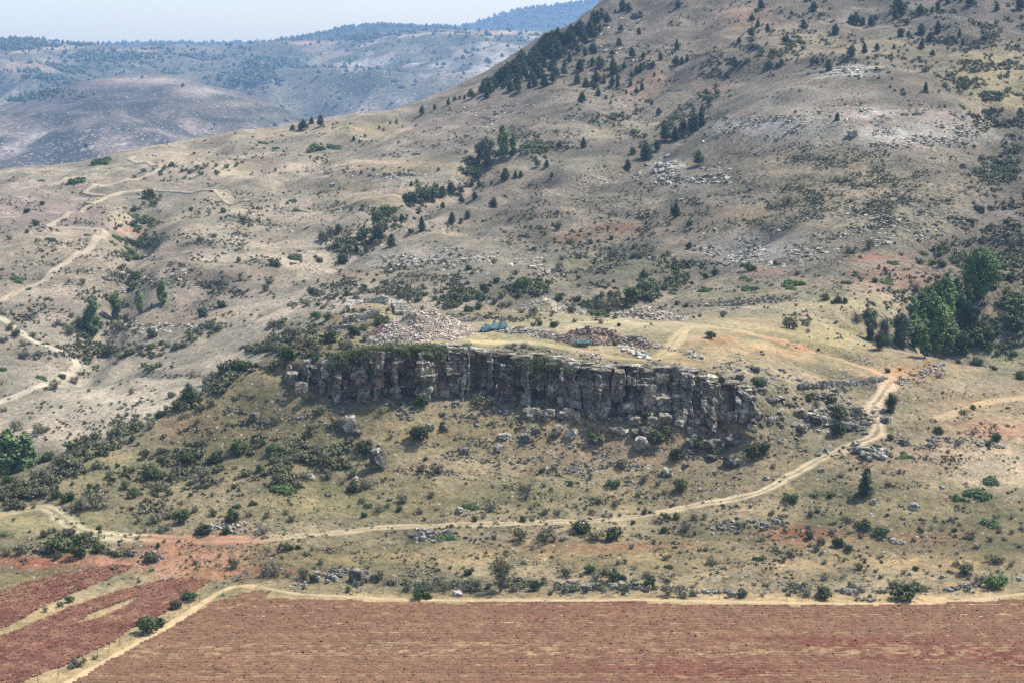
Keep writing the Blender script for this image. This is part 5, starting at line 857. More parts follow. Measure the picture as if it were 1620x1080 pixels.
# ---- places, for telling the plants apart
ZN = [(0, 240, 930, 1090, 'in the grass strips between the red fields'), (240, 330, 900, 1090, 'beside the diagonal fence'), (0, 130, 1000, 1090, 'beside the diagonal fence'), (0, 175, 850, 900, 'below the leftmost track bend'), (175, 410, 850, 930, 'between the red track and the red fields'),
      (0, 130, 800, 850, 'beside the leftmost track bend'), (130, 230, 806, 850, 'above the leftmost track bend'), (230, 420, 795, 850, 'just above the red stretch of track'), (0, 60, 740, 800, 'at the left edge below the poplars'), (60, 165, 750, 808, 'in the thicket above the track bend'), (60, 180, 690, 750, 'along the lower crest of the spur'),
      (165, 290, 700, 800, 'low on the western spur'), (290, 400, 700, 800, 'midway along the western slope'), (195, 410, 575, 662, 'on the skyline crest of the spur'), (195, 260, 662, 700, 'on the skyline crest of the spur'),
      (400, 500, 690, 800, 'in the broad thicket left of the cliff'), (400, 500, 640, 690, 'just left of the cliff foot'), (500, 620, 700, 800, 'below the left half of the cliff'), (500, 640, 640, 700, 'at the foot of the left cliff'), (410, 480, 525, 570, 'on the bushy shoulder left of the ruin'), (480, 530, 495, 575, 'left of the curved ruin'), (530, 660, 495, 560, 'between the ruin and the cliff rim'),
      (620, 830, 640, 760, 'on the slope below the middle of the cliff'), (480, 700, 780, 830, 'above the middle of the track'), (700, 830, 760, 830, 'above the middle of the track, right of the green mat'), (410, 480, 780, 850, 'above the track, right of its red stretch'), (620, 830, 600, 642, 'against the cliff face'), (830, 1200, 570, 665, 'against the right half of the cliff'), (1180, 1240, 570, 680, 'right of the cliff end'),
      (830, 1000, 665, 760, 'on the talus under the cliff'), (1000, 1240, 665, 735, 'among outcrops under the right of the cliff'), (1000, 1110, 735, 800, 'low on the right talus'), (830, 1000, 760, 812, 'just above the track, below the talus'), (780, 1000, 812, 860, 'in the clump row along the track'), (1000, 1200, 795, 848, 'beside the track where it starts to climb'),
      (1200, 1330, 735, 800, 'below the climbing track'), (1330, 1420, 735, 800, 'near the lone pine'), (1200, 1345, 800, 856, 'left of the lone pine, lower slope'), (1340, 1440, 805, 856, 'on the slope below the lone pine'), (1440, 1530, 795, 860, 'among gravel right of the lone pine'), (1530, 1620, 795, 870, 'at the right edge below the green mats'),
      (1255, 1370, 600, 692, 'in the rock field inside the track bend'), (1370, 1430, 570, 720, 'beside the upper track bend'), (1430, 1620, 610, 720, 'on the slope around the side path'), (1430, 1620, 560, 610, 'on the rocky rise behind the track corner'), (1500, 1620, 515, 560, 'in the green valley right of the poplars'),
      (410, 520, 850, 900, 'just below the track, right of the red soil'), (420, 520, 900, 925, 'on the red bank at the field corner'), (520, 700, 870, 930, 'around the largest field-edge boulder'), (620, 780, 920, 950, 'along the fence near the bare bush'), (700, 850, 865, 920, 'above the bare bush'), (780, 900, 920, 950, 'right of the bare bush at the fence'),
      (880, 1050, 905, 950, 'in the hedge above the centre of the field'), (1050, 1200, 905, 950, 'by the fence right of the field centre'), (850, 1060, 855, 905, 'on the grass slope above the field centre'), (1060, 1215, 850, 905, 'on the reddish slope above the field'), (1200, 1320, 856, 900, 'on the red patch at the lower right'), (1320, 1400, 856, 915, 'right of the red patch'),
      (1200, 1330, 900, 950, 'by the fence under the red patch'), (1330, 1460, 915, 955, 'by the fence near the largest green bush'), (1400, 1540, 880, 920, 'between the two largest green bushes'), (1540, 1620, 870, 940, 'at the lower right corner above the field'),
      (0, 210, 545, 690, 'on the left valley floor'), (210, 420, 540, 640, 'on the pale slope behind the spur'), (0, 90, 470, 550, 'by the lower left road'), (90, 260, 490, 560, 'around the gully poplars'), (260, 420, 470, 510, 'on the bank right of the gully poplars'), (0, 160, 290, 400, 'beside the hairpin track'), (0, 160, 400, 470, 'below the hairpin track'),
      (160, 260, 240, 420, 'at the head of the gully'), (260, 400, 300, 430, 'on the far left hillside right of the gully'), (0, 400, 240, 300, 'near the left skyline'), (400, 480, 400, 470, 'on the hollow slope behind the spur'), (480, 620, 400, 480, 'on the scrub slope behind the ruin'), (620, 700, 440, 482, 'behind the pale wall corner'), (700, 830, 400, 482, 'on the green slope behind the big heap'), (700, 830, 482, 512, 'behind the largest spoil heap'),
      (820, 870, 480, 520, 'by the conical heap'), (870, 1140, 500, 560, 'on the straw-coloured plateau'), (900, 960, 485, 500, 'between the two rear heaps'), (1060, 1220, 480, 505, 'behind the plateau'), (1180, 1330, 505, 560, 'behind the saddle track'), (860, 1010, 440, 490, 'in the ravine behind the plateau'), (1010, 1110, 400, 470, 'up the ravine above the plateau'),
      (860, 1030, 360, 440, 'on the slope above the ravine'), (800, 900, 340, 460, 'on the hillside above the conical heap'), (1110, 1240, 400, 475, 'on the slope above the long heap'), (1240, 1400, 400, 470, 'by the red patch above the saddle'), (1400, 1470, 395, 470, 'left of the tall trees'), (1290, 1400, 465, 512, 'on the pale terrace left of the poplar grove'),
      (1330, 1400, 380, 402, 'at the foot of the stony hill'), (400, 520, 310, 345, 'near the far dirt path'), (490, 560, 345, 400, 'in the thicket on the mid hillside'), (560, 660, 360, 412, 'in the diagonal tree belt, lower part'), (560, 640, 320, 360, 'in the diagonal tree belt, middle part'), (620, 760, 300, 346, 'in the diagonal tree belt, upper part'), (640, 760, 346, 370, 'right of the diagonal tree belt'),
      (400, 520, 180, 240, 'by the mats on the left skyline'), (520, 700, 200, 300, 'on the pale terraces of the far hillside'), (1040, 1130, 320, 412, 'on the lower flank of the big hill'),
      (780, 830, 90, 150, 'in the ridge pine wood, left end'), (830, 880, 60, 150, 'in the ridge pine wood, middle'), (880, 920, 40, 150, 'in the ridge pine wood, right part'), (915, 1000, 0, 60, 'on the ridge skyline'), (640, 790, 90, 180, 'along the skyline below the pine wood'), (920, 970, 60, 110, 'on the open slope right of the pine wood'), (920, 1010, 105, 150, 'below the right of the pine wood'), (970, 1100, 0, 110, 'high on the scree slope'),
      (880, 1100, 150, 192, 'under the pine wood near the red gully'), (1030, 1130, 190, 240, 'in the tallest pine group on the hill shoulder'), (960, 1030, 225, 275, 'left of the tallest pine group'), (1090, 1140, 240, 275, 'beside the white outcrop'), (780, 960, 200, 285, 'around the mid hillside hollow'), (1130, 1240, 0, 60, 'near the top edge, centre right'), (1130, 1300, 60, 125, 'on the reddish upper slope'),
      (1240, 1400, 0, 40, 'at the top of the hill, right'), (1240, 1400, 40, 100, 'behind the crest of the broad hill'), (1400, 1500, 0, 60, 'top right on the dark slope'), (1400, 1520, 60, 100, 'right of the crest of the broad hill'), (1500, 1620, 0, 110, 'in the top right corner'), (1300, 1520, 100, 200, 'on the crown of the broad hill'), (780, 860, 260, 300, 'near the foot of the hollow grove')]
ORD = ['', 'first', 'second', 'third', 'fourth', 'fifth', 'sixth', 'seventh', 'eighth', 'ninth', 'tenth', 'eleventh', 'twelfth', 'thirteenth', 'fourteenth', 'fifteenth', 'sixteenth', 'seventeenth', 'eighteenth', 'nineteenth', 'twentieth']
def zone(px, py):
    for a, b, c, d, t in ZN:
        if a <= px < b and c <= py < d: return t
    k = min(ZN, key=lambda z: max(z[0] - px, px - z[1], 0) + 2 * max(z[2] - py, py - z[3], 0)); return k[4]
def label_all(items):
    """items: dicts with o, px, py, noun, size list -> unique labels"""
    gr = {}
    for it in items:
        z = zone(it['px'], it['py']); it['z'] = z
        if 'pine wood' in z and z.startswith('in the ridge'):
            cr_ = np.interp(it['px'], [760, 820, 880, 940], [140, 105, 62, 32]); d = it['py'] - cr_; it['z'] = z + (', on the skyline' if d < 10 else (', second row down' if d < 22 else (', third row down' if d < 36 else ', lower edge')))
    for it in items: gr.setdefault((it['noun'], it['z']), []).append(it)
    for (noun, z), L_ in gr.items():
        if len(L_) == 1: L_[0]['o']['label'] = f'{noun} {z}'; continue
        sub = {}
        med = sorted(i['w'] for i in L_)[len(L_) // 2]
        for it in L_: sub.setdefault('large' if it['w'] > med * 1.3 else ('small' if it['w'] < med * .75 else 'middling'), []).append(it)
        for adj, S_ in sub.items():
            S_.sort(key=lambda i: (i['px'], i['py']))
            for k, it in enumerate(S_):
                it['o']['label'] = f'{adj} {noun} {z}' + ('' if len(S_) == 1 else (', leftmost' if k == 0 else (', rightmost' if k == len(S_) - 1 else f', {ORD[k + 1] if k < 20 else k + 1} from left')))
items = []
q = hit([b[0] for b in BUSH], [b[1] for b in BUSH])
META = {'g': ('juniper_bush', 'dark green bush', 'bush', 'dark green bushes on the slopes'), 't': ('thorn_shrub', 'grey-green thorn shrub', 'shrub', 'grey thorn shrubs on the slopes'), 'b': ('green_bush', 'bright green bush', 'bush', 'bright green bushes'), 'd': ('dry_shrub', 'leafless greyish shrub', 'shrub', 'dry leafless shrubs')}
for i, b in enumerate(BUSH):
    nm, noun, cat, grp = META[b[3]]; src = BU[b[3]]; o = link(nm, src[i % len(src)], loc=(q[i, 0], q[i, 1], q[i, 2] - .04), cat=cat, group=grp); w = b[2] * q[i, 1] / F * 1.12
    o.scale = (w, w, w * RNG.uniform(.88, 1.15) * (1.0 if b[2] < 30 else .85)); o.rotation_euler = (0, 0, RNG.uniform(0, 6.28)); items.append(dict(o=o, px=b[0], py=b[1], w=b[2], noun=noun))
q = hit([b[0] for b in MATS], [b[1] - 2 for b in MATS])
for i, b in enumerate(MATS):
    w = b[2] * q[i, 1] / F * 1.3; e = 1.2; gx = (H(q[i, 0] + e, q[i, 1]) - H(q[i, 0] - e, q[i, 1])) / (2 * e); gy = (H(q[i, 0], q[i, 1] + e) - H(q[i, 0], q[i, 1] - e)) / (2 * e)
    o = link('juniper_mat', MT[i % 4], loc=(q[i, 0], q[i, 1], q[i, 2] - .02), cat='ground shrub', group='flat green mats on the ground'); o.scale = (w, w * .78, max(w * 1.1, 3.2)); o.rotation_euler = (math.atan(gy), -math.atan(gx), 0)
    items.append(dict(o=o, px=b[0], py=b[1], w=b[2], noun='flat green juniper mat'))
TREES = []
def tree(name, pr, c, h, rz, cat, grp, label=None, wf=1.0, bark=None):
    r = link(name, None, loc=(c[0], c[1], c[2] - .05), cat=cat, group=grp, label=label); r.rotation_euler = (0, 0, rz); r.scale = (h * wf, h * wf, h)
    link('trunk', pr[1], parent=r); link('crown', pr[0], parent=r); return r
q = hit([b[0] for b in PINES], [b[1] for b in PINES])
for i, b in enumerate(PINES):
    h = b[2] * q[i, 1] / F * RNG.uniform(.88, 1.16); r = tree('pine_tree', PN[(i * 5 + i // 7) % 8], q[i], h, RNG.uniform(0, 6.28), 'pine tree', 'pines on the hillsides', wf=RNG.uniform(.85, 1.3) if b[2] < 45 else 1.15); r.rotation_euler = (RNG.normal(0, .05), RNG.normal(0, .05), r.rotation_euler[2])
    if b[:2] == (1369, 784): r['label'] = 'lone dense pine standing on the stony slope below the track'; r.scale = (h * .86, h * .86, h)
    else: items.append(dict(o=r, px=b[0], py=b[1], w=b[2], noun='dark pine'))
for b in POPS:
    if not b[2]: continue
    s, _ = ray(b[0], b[1]); c = hit([b[0]], [b[1]])[0]
    if b[0] < 60 and b[1] > 700: y = 372 if b[1] < 780 else 345; c = np.array([float(s) * y, y, float(H(float(s) * y, y))])
    if b[0] < 60 and b[1] > 700: t_ = ray(b[0], b[1] - b[2])[1] * c[1]; h = float(t_) - c[2]
    else: h = b[2] * c[1] / F * 1.03
    pr = {'L': LP, 'P': PP, 'W': WP, 'O': [OAKP[0]], 'D': [OAKP[1]]}[b[3]]
    if 0: pass
    tree({'L': 'poplar_tree', 'P': 'poplar_tree', 'W': 'willow_tree', 'O': 'broadleaf_tree', 'D': 'dark_tree'}[b[3]], pr[int(b[0]) % len(pr)], c, h, RNG.uniform(0, 6.28), 'tree', 'trees in the valleys', b[4], wf={'L': 1.0, 'P': 1.2 if b[0] > 100 else 1.35, 'W': 1.1, 'O': 1.0, 'D': 1.0}[b[3]])
# the leaning small tree by the track and the bare many-stemmed bush at the fence
c = hit([1408], [652])[0]; tree('small_oak', OAKP[1], c, 3.4, 1.0, 'tree', None, 'small dark leaning tree with bare trunk beside the upper track', wf=.95).rotation_euler = (0, R(9), 1.0)
def bare_bush(px, py, w, h, label):
    c = hit([px], [py])[0]; rg = np.random.default_rng(5); root = link('tall_thorn_bush', None, loc=tuple(c), label=label, cat='bush'); st = []; lob = []
    for i in range(26):
        a = rg.uniform(0, 6.28); r = rg.uniform(.1, .95) * w / 2; z = h * (1 - .45 * (r / (w / 2)) ** 2) * rg.uniform(.75, 1.0); m_ = (r * .35 * math.cos(a), r * .35 * math.sin(a), z * .45); e_ = (r * math.cos(a), r * math.sin(a), z)
        st += [tube((0, 0, -.1), m_, .06, .035, 4), tube(m_, e_, .035, .008, 3)]
        for _ in range(4): st.append(tube(m_ + (np.array(e_) - m_) * rg.uniform(.2, .8), np.array(e_) + rg.normal(0, .35, 3) * (1, 1, .6), .016, .004, 3))
        lob += [(e_[0] * f_, e_[1] * f_, e_[2] * (.25 + .72 * f_ ** .8), .5, .5, .45) for f_ in (.35, .6, .8, 1.0)]
    link('stems', make_mesh('stems', *join(st), mats=[TWIG]), parent=root); v, f = leaves(lob, 2600, .13, rg, shell=.1); link('foliage', make_mesh('foliage', v, f, mats=[GREY]), parent=root)
bare_bush(791, 936, 4.9, 5.2, 'tall open thorn bush with many bare stems at the field fence')
for k_, (px, py, w_, kd) in enumerate([(700, 604, 1.7, 't'), (736, 580, 1.3, 'd'), (790, 606, 1.9, 't'), (822, 618, 1.6, 'g'), (884, 610, 1.6, 'g'), (907, 618, 2.3, 'g'), (962, 612, 1.8, 't'), (1002, 622, 1.6, 't'), (1058, 600, 1.6, 'g'), (1100, 604, 1.8, 't'), (1142, 606, 1.7, 'g'), (640, 604, 1.6, 't'), (588, 590, 1.5, 'g'), (672, 622, 1.9, 'b'), (1030, 640, 1.9, 'b')]):
    sx, st_ = ray(px, py); kx = float(np.interp(px, pu, np.arange(len(pu)))); yy = float(np.interp(px, pu, ey)) - 1.5; o = link(META[kd][0] if 'META' in globals() else 'ledge_shrub', BU[kd][k_ % len(BU[kd])], loc=(float(sx) * yy, yy, float(st_) * yy), label=f'shrub rooted on a ledge of the cliff face, {ORD[k_ + 1] if 0 else ["far left", "left of the pale rim block", "left of centre", "left of the sprawling juniper", "just below the sprawling juniper", "right end of the sprawling juniper", "centre", "right of centre", "right third, high", "right third, under the rim", "near the right end, high", "in the left part, beside the hedge", "leftmost, under the hedge", "left half, bright and low", "right half, bright and low"][k_]}', cat='shrub', group='shrubs on the cliff face')
    o.name = 'ledge_shrub'; o.scale = (w_, w_, w_ * .95); o.rotation_euler = (0, 0, k_ * 1.3)
# hedge of juniper spilling over the cliff rim
def rim_hedge(pts, n, rad, label, seed, mt, sag=.5):
    p = np.array(pts, float); w = hit(p[:, 0], p[:, 1]); w[:, 1] -= 1.2; w[:, 2] += .25; d = np.r_[0, np.cumsum(np.linalg.norm(np.diff(w, axis=0), axis=1))]; rg = np.random.default_rng(seed); t = np.linspace(0, d[-1], int(d[-1] / .75)); lob = []
    for u in t:
        x, y, z = (np.interp(u, d, w[:, i]) for i in range(3)); r = rad * rg.uniform(.6, 1.15); lob.append((x + rg.normal(0, .3), y + rg.normal(0, .45), z + rg.uniform(-.2, .25), r * 1.2, r * 1.1, r * .55))
        if rg.random() < sag: lob.append((x, y - .9 * rad - rg.uniform(.2, .5), z - rg.uniform(.5, 1.4), r * .85, r * .5, r * .8))
    L_ = np.array(lob); c = L_[:, :3].mean(0); L_[:, :3] -= c
    k = rg.choice(len(L_), n); dd = rg.normal(size=(n, 3)); dd /= np.linalg.norm(dd, axis=1)[:, None]; pnt = L_[k, :3] + dd * L_[k, 3:] * rg.uniform(.5, 1.05, (n, 1)); nr = dd + rg.normal(size=(n, 3)) * .5; nr[:, 2] += .4; tt, bb = quat_frames(nr, rg); s = .16 * rg.uniform(.6, 1.4, (n, 1))
    V = np.stack([pnt + tt * s * .8, pnt - tt * s * .5 + bb * s * .45, pnt - tt * s * .5 - bb * s * .45], 1).reshape(-1, 3); link('rim_juniper', make_mesh('rim_juniper', V, np.arange(3 * n).reshape(-1, 3), mats=[mt]), loc=tuple(c), label=label, cat='bush')
rim_hedge([(528, 566), (560, 557), (590, 553), (620, 549), (660, 549), (696, 551)], 12000, 1.5, 'long dark juniper hedge draped over the left cliff rim', 1, GREEN)
rim_hedge([(724, 553), (740, 548)], 1200, .95, 'rounded bright juniper on the cliff rim beside the white block', 2, BRIGHT, 0)
rim_hedge([(806, 578), (830, 570), (850, 566), (885, 573), (900, 580)], 5200, 1.5, 'sprawling green juniper hanging over the middle of the cliff', 3, GREEN, .9)
rim_hedge([(806, 548), (825, 547), (842, 549)], 900, .7, 'grey thorny clump on the rim above the sprawling juniper', 4, DRY, 0)
label_all(items)

# ---- undergrowth too small or dense to count, joined
def lo_proto(seed, n=14):
    rg = np.random.default_rng(seed); lob = [(rg.uniform(-.2, .2), rg.uniform(-.2, .2), .3, .28, .28, .28), (0, 0, .25, .36, .36, .24)]; return leaves(lob, n, .37, rg, shell=.45)
LO = [lo_proto(400 + i) for i in range(6)]; 
def md_proto(seed):
    rg = np.random.default_rng(seed); lob = [(rg.uniform(-.3, .3), rg.uniform(-.3, .3), rg.uniform(.2, .5), rg.uniform(.14, .24), rg.uniform(.14, .24), rg.uniform(.16, .3)) for _ in range(6)] + [(0, 0, .2, .34, .34, .2)]
    return leaves(lob, 125, .145, rg, shell=.4)
MD = [md_proto(420 + i) for i in range(6)]
def under(name, regs, mat, protos=LO, hf=.8):
    X, Y, S = [], [], []
    for (cx, cy, rx, ry, an, n, s0, s1) in regs:
        a, b = ell(n, cx, cy, rx, ry, an); X.append(a); Y.append(b); S.append(s0 + (s1 - s0) * RNG.random(n) ** 1.8)
    X, Y, S = map(np.concatenate, (X, Y, S)); p = hit(X, Y); k = (p[:, 1] > 253.5) & (p[:, 1] < 980); p, S = p[k], S[k]
    scatter(name, protos, p - (0, 0, .05), S[:, None] * RNG.uniform(.8, 1.2, (len(S), 3)) * (1, 1, hf), RNG.uniform(0, 6.28, len(S)), mat)
under('low_scrub', [(1300, 280, 260, 90, 0, 1500, .3, .8), (950, 260, 260, 120, 0, 900, .4, 1.1), (1500, 330, 130, 120, 0, 900, .4, 1.4), (1550, 60, 140, 60, 0, 500, .7, 2.2), (650, 400, 220, 80, 0, 700, .4, 1.0), (200, 420, 240, 110, 0, 700, .4, 1.1), (700, 740, 380, 60, 0, 900, .25, .8), (1150, 850, 470, 70, 0, 1500, .25, .9), (500, 880, 420, 50, 0, 700, .25, .8), (300, 740, 180, 60, -20, 700, .4, 1.3), (1480, 690, 160, 80, 0, 500, .25, .9), (1000, 700, 220, 40, 0, 500, .25, .8),
     (150, 640, 200, 60, 0, 500, .4, 1.2), (60, 530, 90, 26, 20, 260, .6, 1.8), (150, 470, 180, 60, 0, 600, .5, 1.4), (80, 350, 120, 60, 0, 360, .6, 1.5), (330, 360, 130, 50, 0, 500, .5, 1.4), (330, 470, 120, 50, -20, 500, .5, 1.5), (500, 260, 240, 50, 0, 500, .6, 1.7), (480, 350, 110, 30, 0, 400, .5, 1.3),
     (600, 450, 110, 34, 0, 700, .5, 1.6), (780, 450, 130, 32, 0, 600, .5, 1.6), (960, 420, 140, 50, 0, 800, .5, 1.7), (900, 350, 110, 40, 0, 360, .5, 1.5), (1050, 350, 90, 60, -30, 400, .5, 1.5), (1250, 330, 130, 50, 0, 900, .4, 1.1), (1390, 330, 110, 60, 0, 1300, .4, 1.1), (1330, 250, 170, 34, 0, 600, .4, 1.2),
     (1590, 380, 60, 60, 0, 700, .6, 2.2), (1590, 270, 50, 60, 0, 400, .6, 2.0), (1570, 170, 80, 40, 20, 500, .7, 2.4), (1540, 100, 100, 40, 0, 500, .7, 2.4), (1380, 50, 200, 40, 0, 500, .7, 2.2), (1120, 90, 150, 50, 0, 500, .7, 2.0), (930, 100, 90, 50, 0, 260, .6, 1.6), (1000, 190, 160, 30, 0, 320, .6, 1.8), (830, 220, 110, 24, 0, 260, .6, 1.7),
     (1200, 460, 200, 26, 0, 300, .3, 1.0), (1440, 470, 60, 40, 0, 250, .5, 1.4), (480, 540, 70, 26, -20, 400, .5, 1.6), (1300, 520, 60, 12, 15, 90, .4, 1.2), (820, 505, 50, 10, 0, 90, .4, 1.1), (1310, 650, 60, 34, 0, 120, .4, 1.0), (850, 650, 330, 18, 2, 260, .3, 1.0)], SCR)
under('thorn_thicket', [(440, 532, 62, 20, -32, 130, 1.3, 3.0), (365, 592, 62, 8, -38, 70, 1.3, 3.0), (150, 705, 95, 12, -27, 120, 1.3, 3.0), (50, 770, 60, 22, -20, 70, 1.3, 2.8), (440, 735, 90, 22, 0, 90, 1.2, 2.4), (95, 742, 75, 20, -25, 120, 1.2, 2.8), (450, 540, 50, 20, -20, 90, 1.2, 2.6), (370, 585, 50, 12, -35, 60, 1.2, 2.8), (500, 720, 70, 26, -10, 70, 1.2, 2.4), (300, 730, 80, 26, -10, 40, 1.0, 2.2), (900, 930, 240, 9, 0, 60, .9, 1.8), (750, 928, 130, 8, 0, 50, .9, 1.9), (1330, 935, 200, 9, 0, 40, .8, 1.6), (130, 862, 60, 12, 12, 30, 1.0, 2.0)], leaf_material('thorn_thicket_grey', (.075, .080, .034), (.185, .178, .090), vary=.45), MD, .8)
under('gully_thicket', [(1590, 545, 60, 16, 0, 24, 1.2, 2.4), (180, 550, 60, 26, 15, 90, 1.2, 2.6), (205, 395, 22, 46, 10, 90, 1.2, 3.0), (235, 370, 22, 26, 30, 60, 1.2, 2.6), (300, 535, 50, 10, -20, 60, 1.2, 2.4), (160, 500, 40, 20, 0, 50, 1.2, 2.4), (240, 318, 14, 8, 0, 14, 1.5, 3.0), (290, 270, 45, 8, -8, 50, 1.2, 2.6),
     (620, 345, 60, 18, -30, 90, 1.2, 3.0), (560, 385, 46, 14, -20, 50, 1.2, 2.6), (680, 312, 46, 10, -12, 60, 1.5, 3.2), (760, 268, 26, 22, 30, 60, 1.5, 3.0), (820, 236, 50, 8, -15, 60, 1.4, 2.8), (870, 238, 36, 10, 0, 36, 1.4, 2.8), (990, 476, 70, 14, -12, 120, 1.2, 2.8), (1060, 440, 46, 14, -35, 70, 1.2, 2.6),
     (830, 458, 60, 9, 0, 50, 1.2, 2.6), (720, 476, 90, 10, 0, 70, 1.2, 2.4), (620, 470, 60, 10, 0, 40, 1.0, 2.2), (1070, 180, 60, 14, -25, 70, 1.4, 3.0), (1140, 105, 70, 12, -18, 60, 1.4, 3.0), (1250, 75, 60, 12, 0, 50, 1.4, 3.0), (985, 178, 26, 10, -20, 40, 1.4, 2.8), (1000, 120, 40, 14, -30, 20, 1.4, 2.6),
     (1570, 520, 60, 24, 0, 70, 1.2, 3.0), (1590, 440, 40, 26, 0, 80, 1.2, 3.0), (1600, 470, 30, 20, 0, 50, 1.4, 3.0), (1500, 410, 40, 14, 0, 40, 1.4, 3.0), (1590, 260, 30, 50, 10, 90, 1.4, 3.2), (1560, 150, 60, 14, 20, 80, 1.4, 3.0), (1390, 97, 60, 5, 0, 50, 1.2, 2.4), (1400, 10, 180, 20, 0, 80, 1.5, 3.5), (1590, 40, 50, 40, 0, 60, 1.5, 3.5),
     ],
      leaf_material('thicket_green', (.09, .105, .04), (.20, .205, .095), vary=.4), MD, .85)
under('grass_tufts', [(800, 780, 700, 60, 0, 3600, .18, .42), (1000, 890, 600, 40, 0, 3200, .18, .42), (350, 870, 350, 40, 0, 1500, .18, .42), (1480, 650, 160, 70, 0, 1200, .2, .5), (900, 520, 260, 26, 0, 700, .15, .35), (250, 720, 200, 50, -20, 900, .2, .5)],
      leaf_material('dry_grass', (.12, .105, .055), (.26, .22, .125), vary=.3), [lo_proto(440 + i, 9) for i in range(5)], .7)
# ================================================================ FAR HILLS
HFAR = ground_material('far_ground', far=6.0, bump=.6)
FTREES = []
def far_hill(xs, ys, Y0, Y1, z0, label_seed, colf, rel, yn=100, back=500, curve=1.0):
    """crest drawn as photo rows ys at columns xs; slope from (Y0,z0) up to the crest at Y1"""
    s = np.linspace(-.42, .42, 400); px = 810 + s * F; cy = np.interp(px, xs, ys); _, tc = ray(px, cy)
    yc = np.interp(px, xs, Y1) if np.ndim(Y1) else np.full_like(s, Y1); k = np.r_[np.linspace(0, 1, yn), 1 + np.linspace(.02, 1, 30)]
    Kk, S_ = np.meshgrid(k, s, indexing='ij'); YC = yc[None]; TC = tc[None]
    Y = np.where(Kk <= 1, Y0 * (YC / Y0) ** Kk, YC + (Kk - 1) * back); zc = TC * YC
    f = np.clip(Kk, 0, 1) ** curve; Z_ = z0 + (zc - z0) * (f * (1.35 - .35 * f)); Z_ = np.where(Kk > 1, zc - (Kk - 1) ** 1.3 * back * .35, Z_)
    X = S_ * Y; amp = rel * np.clip((1 - np.abs(Kk - .5) * 2), 0, 1) ** .5 * (Kk <= 1)
    rid = 1 - np.abs(fbm((X + .3 * Y) / 520, (Y - .2 * X) / 900, 5, label_seed)) * 2.4; Z_ = Z_ + amp * (rid - .4) + amp * .25 * fbm(X / 120, Y / 120, 3, label_seed + 4) + .06 * rel * fbm(X / 160, Y / 160, 3, label_seed + 6) * (Kk > .5)
    P_x, P_y = proj(X, Y, Z_); c, mk = colf(X, Y, P_x, P_y); id_ = np.arange(X.size).reshape(X.shape); q = np.stack([id_[:-1, :-1], id_[:-1, 1:], id_[1:, 1:], id_[1:, :-1]], -1).reshape(-1, 4)
    link('distant_hills', make_mesh('distant_hills', np.stack([X, Y, Z_], -1).reshape(-1, 3), q, c.reshape(-1, 3), mk.reshape(-1, 3), smooth=True, mats=[HFAR]), kind='structure')
    return X, Y, Z_, P_x, P_y, Kk
def gb(PX, PY, blobs):
    w = np.zeros_like(PX)
    for cx, cy, rx, ry, k in blobs: w = np.maximum(w, k * np.exp(-((PX - cx) / rx) ** 2 - ((PY - cy) / ry) ** 2))
    return w
def colA(X, Y, PX, PY):                                    # heath covered front hill
    a = fbm(X / 300, Y / 300, 4, 1) * .5 + .5; b = fbm(X / 34, Y / 40, 4, 2) * .5 + .5; c = mixc(C(108, 95, 92), C(80, 77, 70), sst(a, .35, .6)); low = sst(PY, 185, 215)
    c = mixc(c, C(150, 132, 122), sst(b * .6 + a * .4, .50, .62) * (.5 + .4 * low)); c = mixc(c, C(200, 192, 184), gb(PX, PY, [(75, 215, 16, 6, .8), (20, 235, 14, 5, .7), (50, 222, 10, 5, .6), (330, 150, 30, 5, .5)]) * sst(b, .4, .5))
    c = mixc(c, C(190, 170, 148), gb(PX, PY, [(235, 127, 60, 6, .9), (310, 145, 40, 8, .7), (375, 165, 40, 6, .5), (430, 185, 30, 8, .4)])); c = mixc(c, C(78, 74, 64), gb(PX, PY, [(260, 160, 120, 16, .6), (100, 200, 100, 10, .3)]))
    return c, np.stack([.2 + .3 * low, .3 + .4 * a, a * 0], -1)
def colB(X, Y, PX, PY):
    a = fbm(X / 420, Y / 420, 4, 3) * .5 + .5; b = fbm(X / 45, Y / 60, 4, 4) * .5 + .5; c = mixc(C(92, 92, 74), C(118, 114, 92), sst(a, .35, .65)); c = mixc(c, C(176, 156, 138), sst(b, .52, .66) * (.25 + .6 * sst(PX, 450, 600)))
    c = mixc(c, C(196, 186, 176), gb(PX, PY, [(640, 100, 80, 8, .8), (760, 110, 70, 6, .7), (650, 120, 24, 8, .6), (630, 160, 18, 8, .7), (450, 210, 10, 8, 0), (720, 75, 80, 4, .5), (530, 160, 30, 5, .5), (800, 90, 60, 8, .6)]) * sst(b, .36, .5))
    c = mixc(c, C(204, 168, 140), gb(PX, PY, [(85, 76, 22, 3, 1), (35, 82, 30, 3, .8), (60, 105, 40, 10, .5), (20, 110, 30, 16, .5), (490, 68, 40, 2.5, 1), (225, 81, 20, 2.5, .8), (800, 52, 60, 3, .9), (185, 81, 10, 2, .8)])); c = mixc(c, C(70, 84, 52), gb(PX, PY, [(620, 140, 90, 16, .6)]))
    return c, np.stack([.25 + a * 0, .35 + .4 * a, a * 0], -1)
def colF(X, Y, PX, PY):
    a = fbm(X / 300, Y / 300, 4, 5) * .5 + .5; return mixc(C(58, 70, 48), C(84, 92, 62), a), np.stack([a * 0, a * 0 + .8, a * 0], -1)
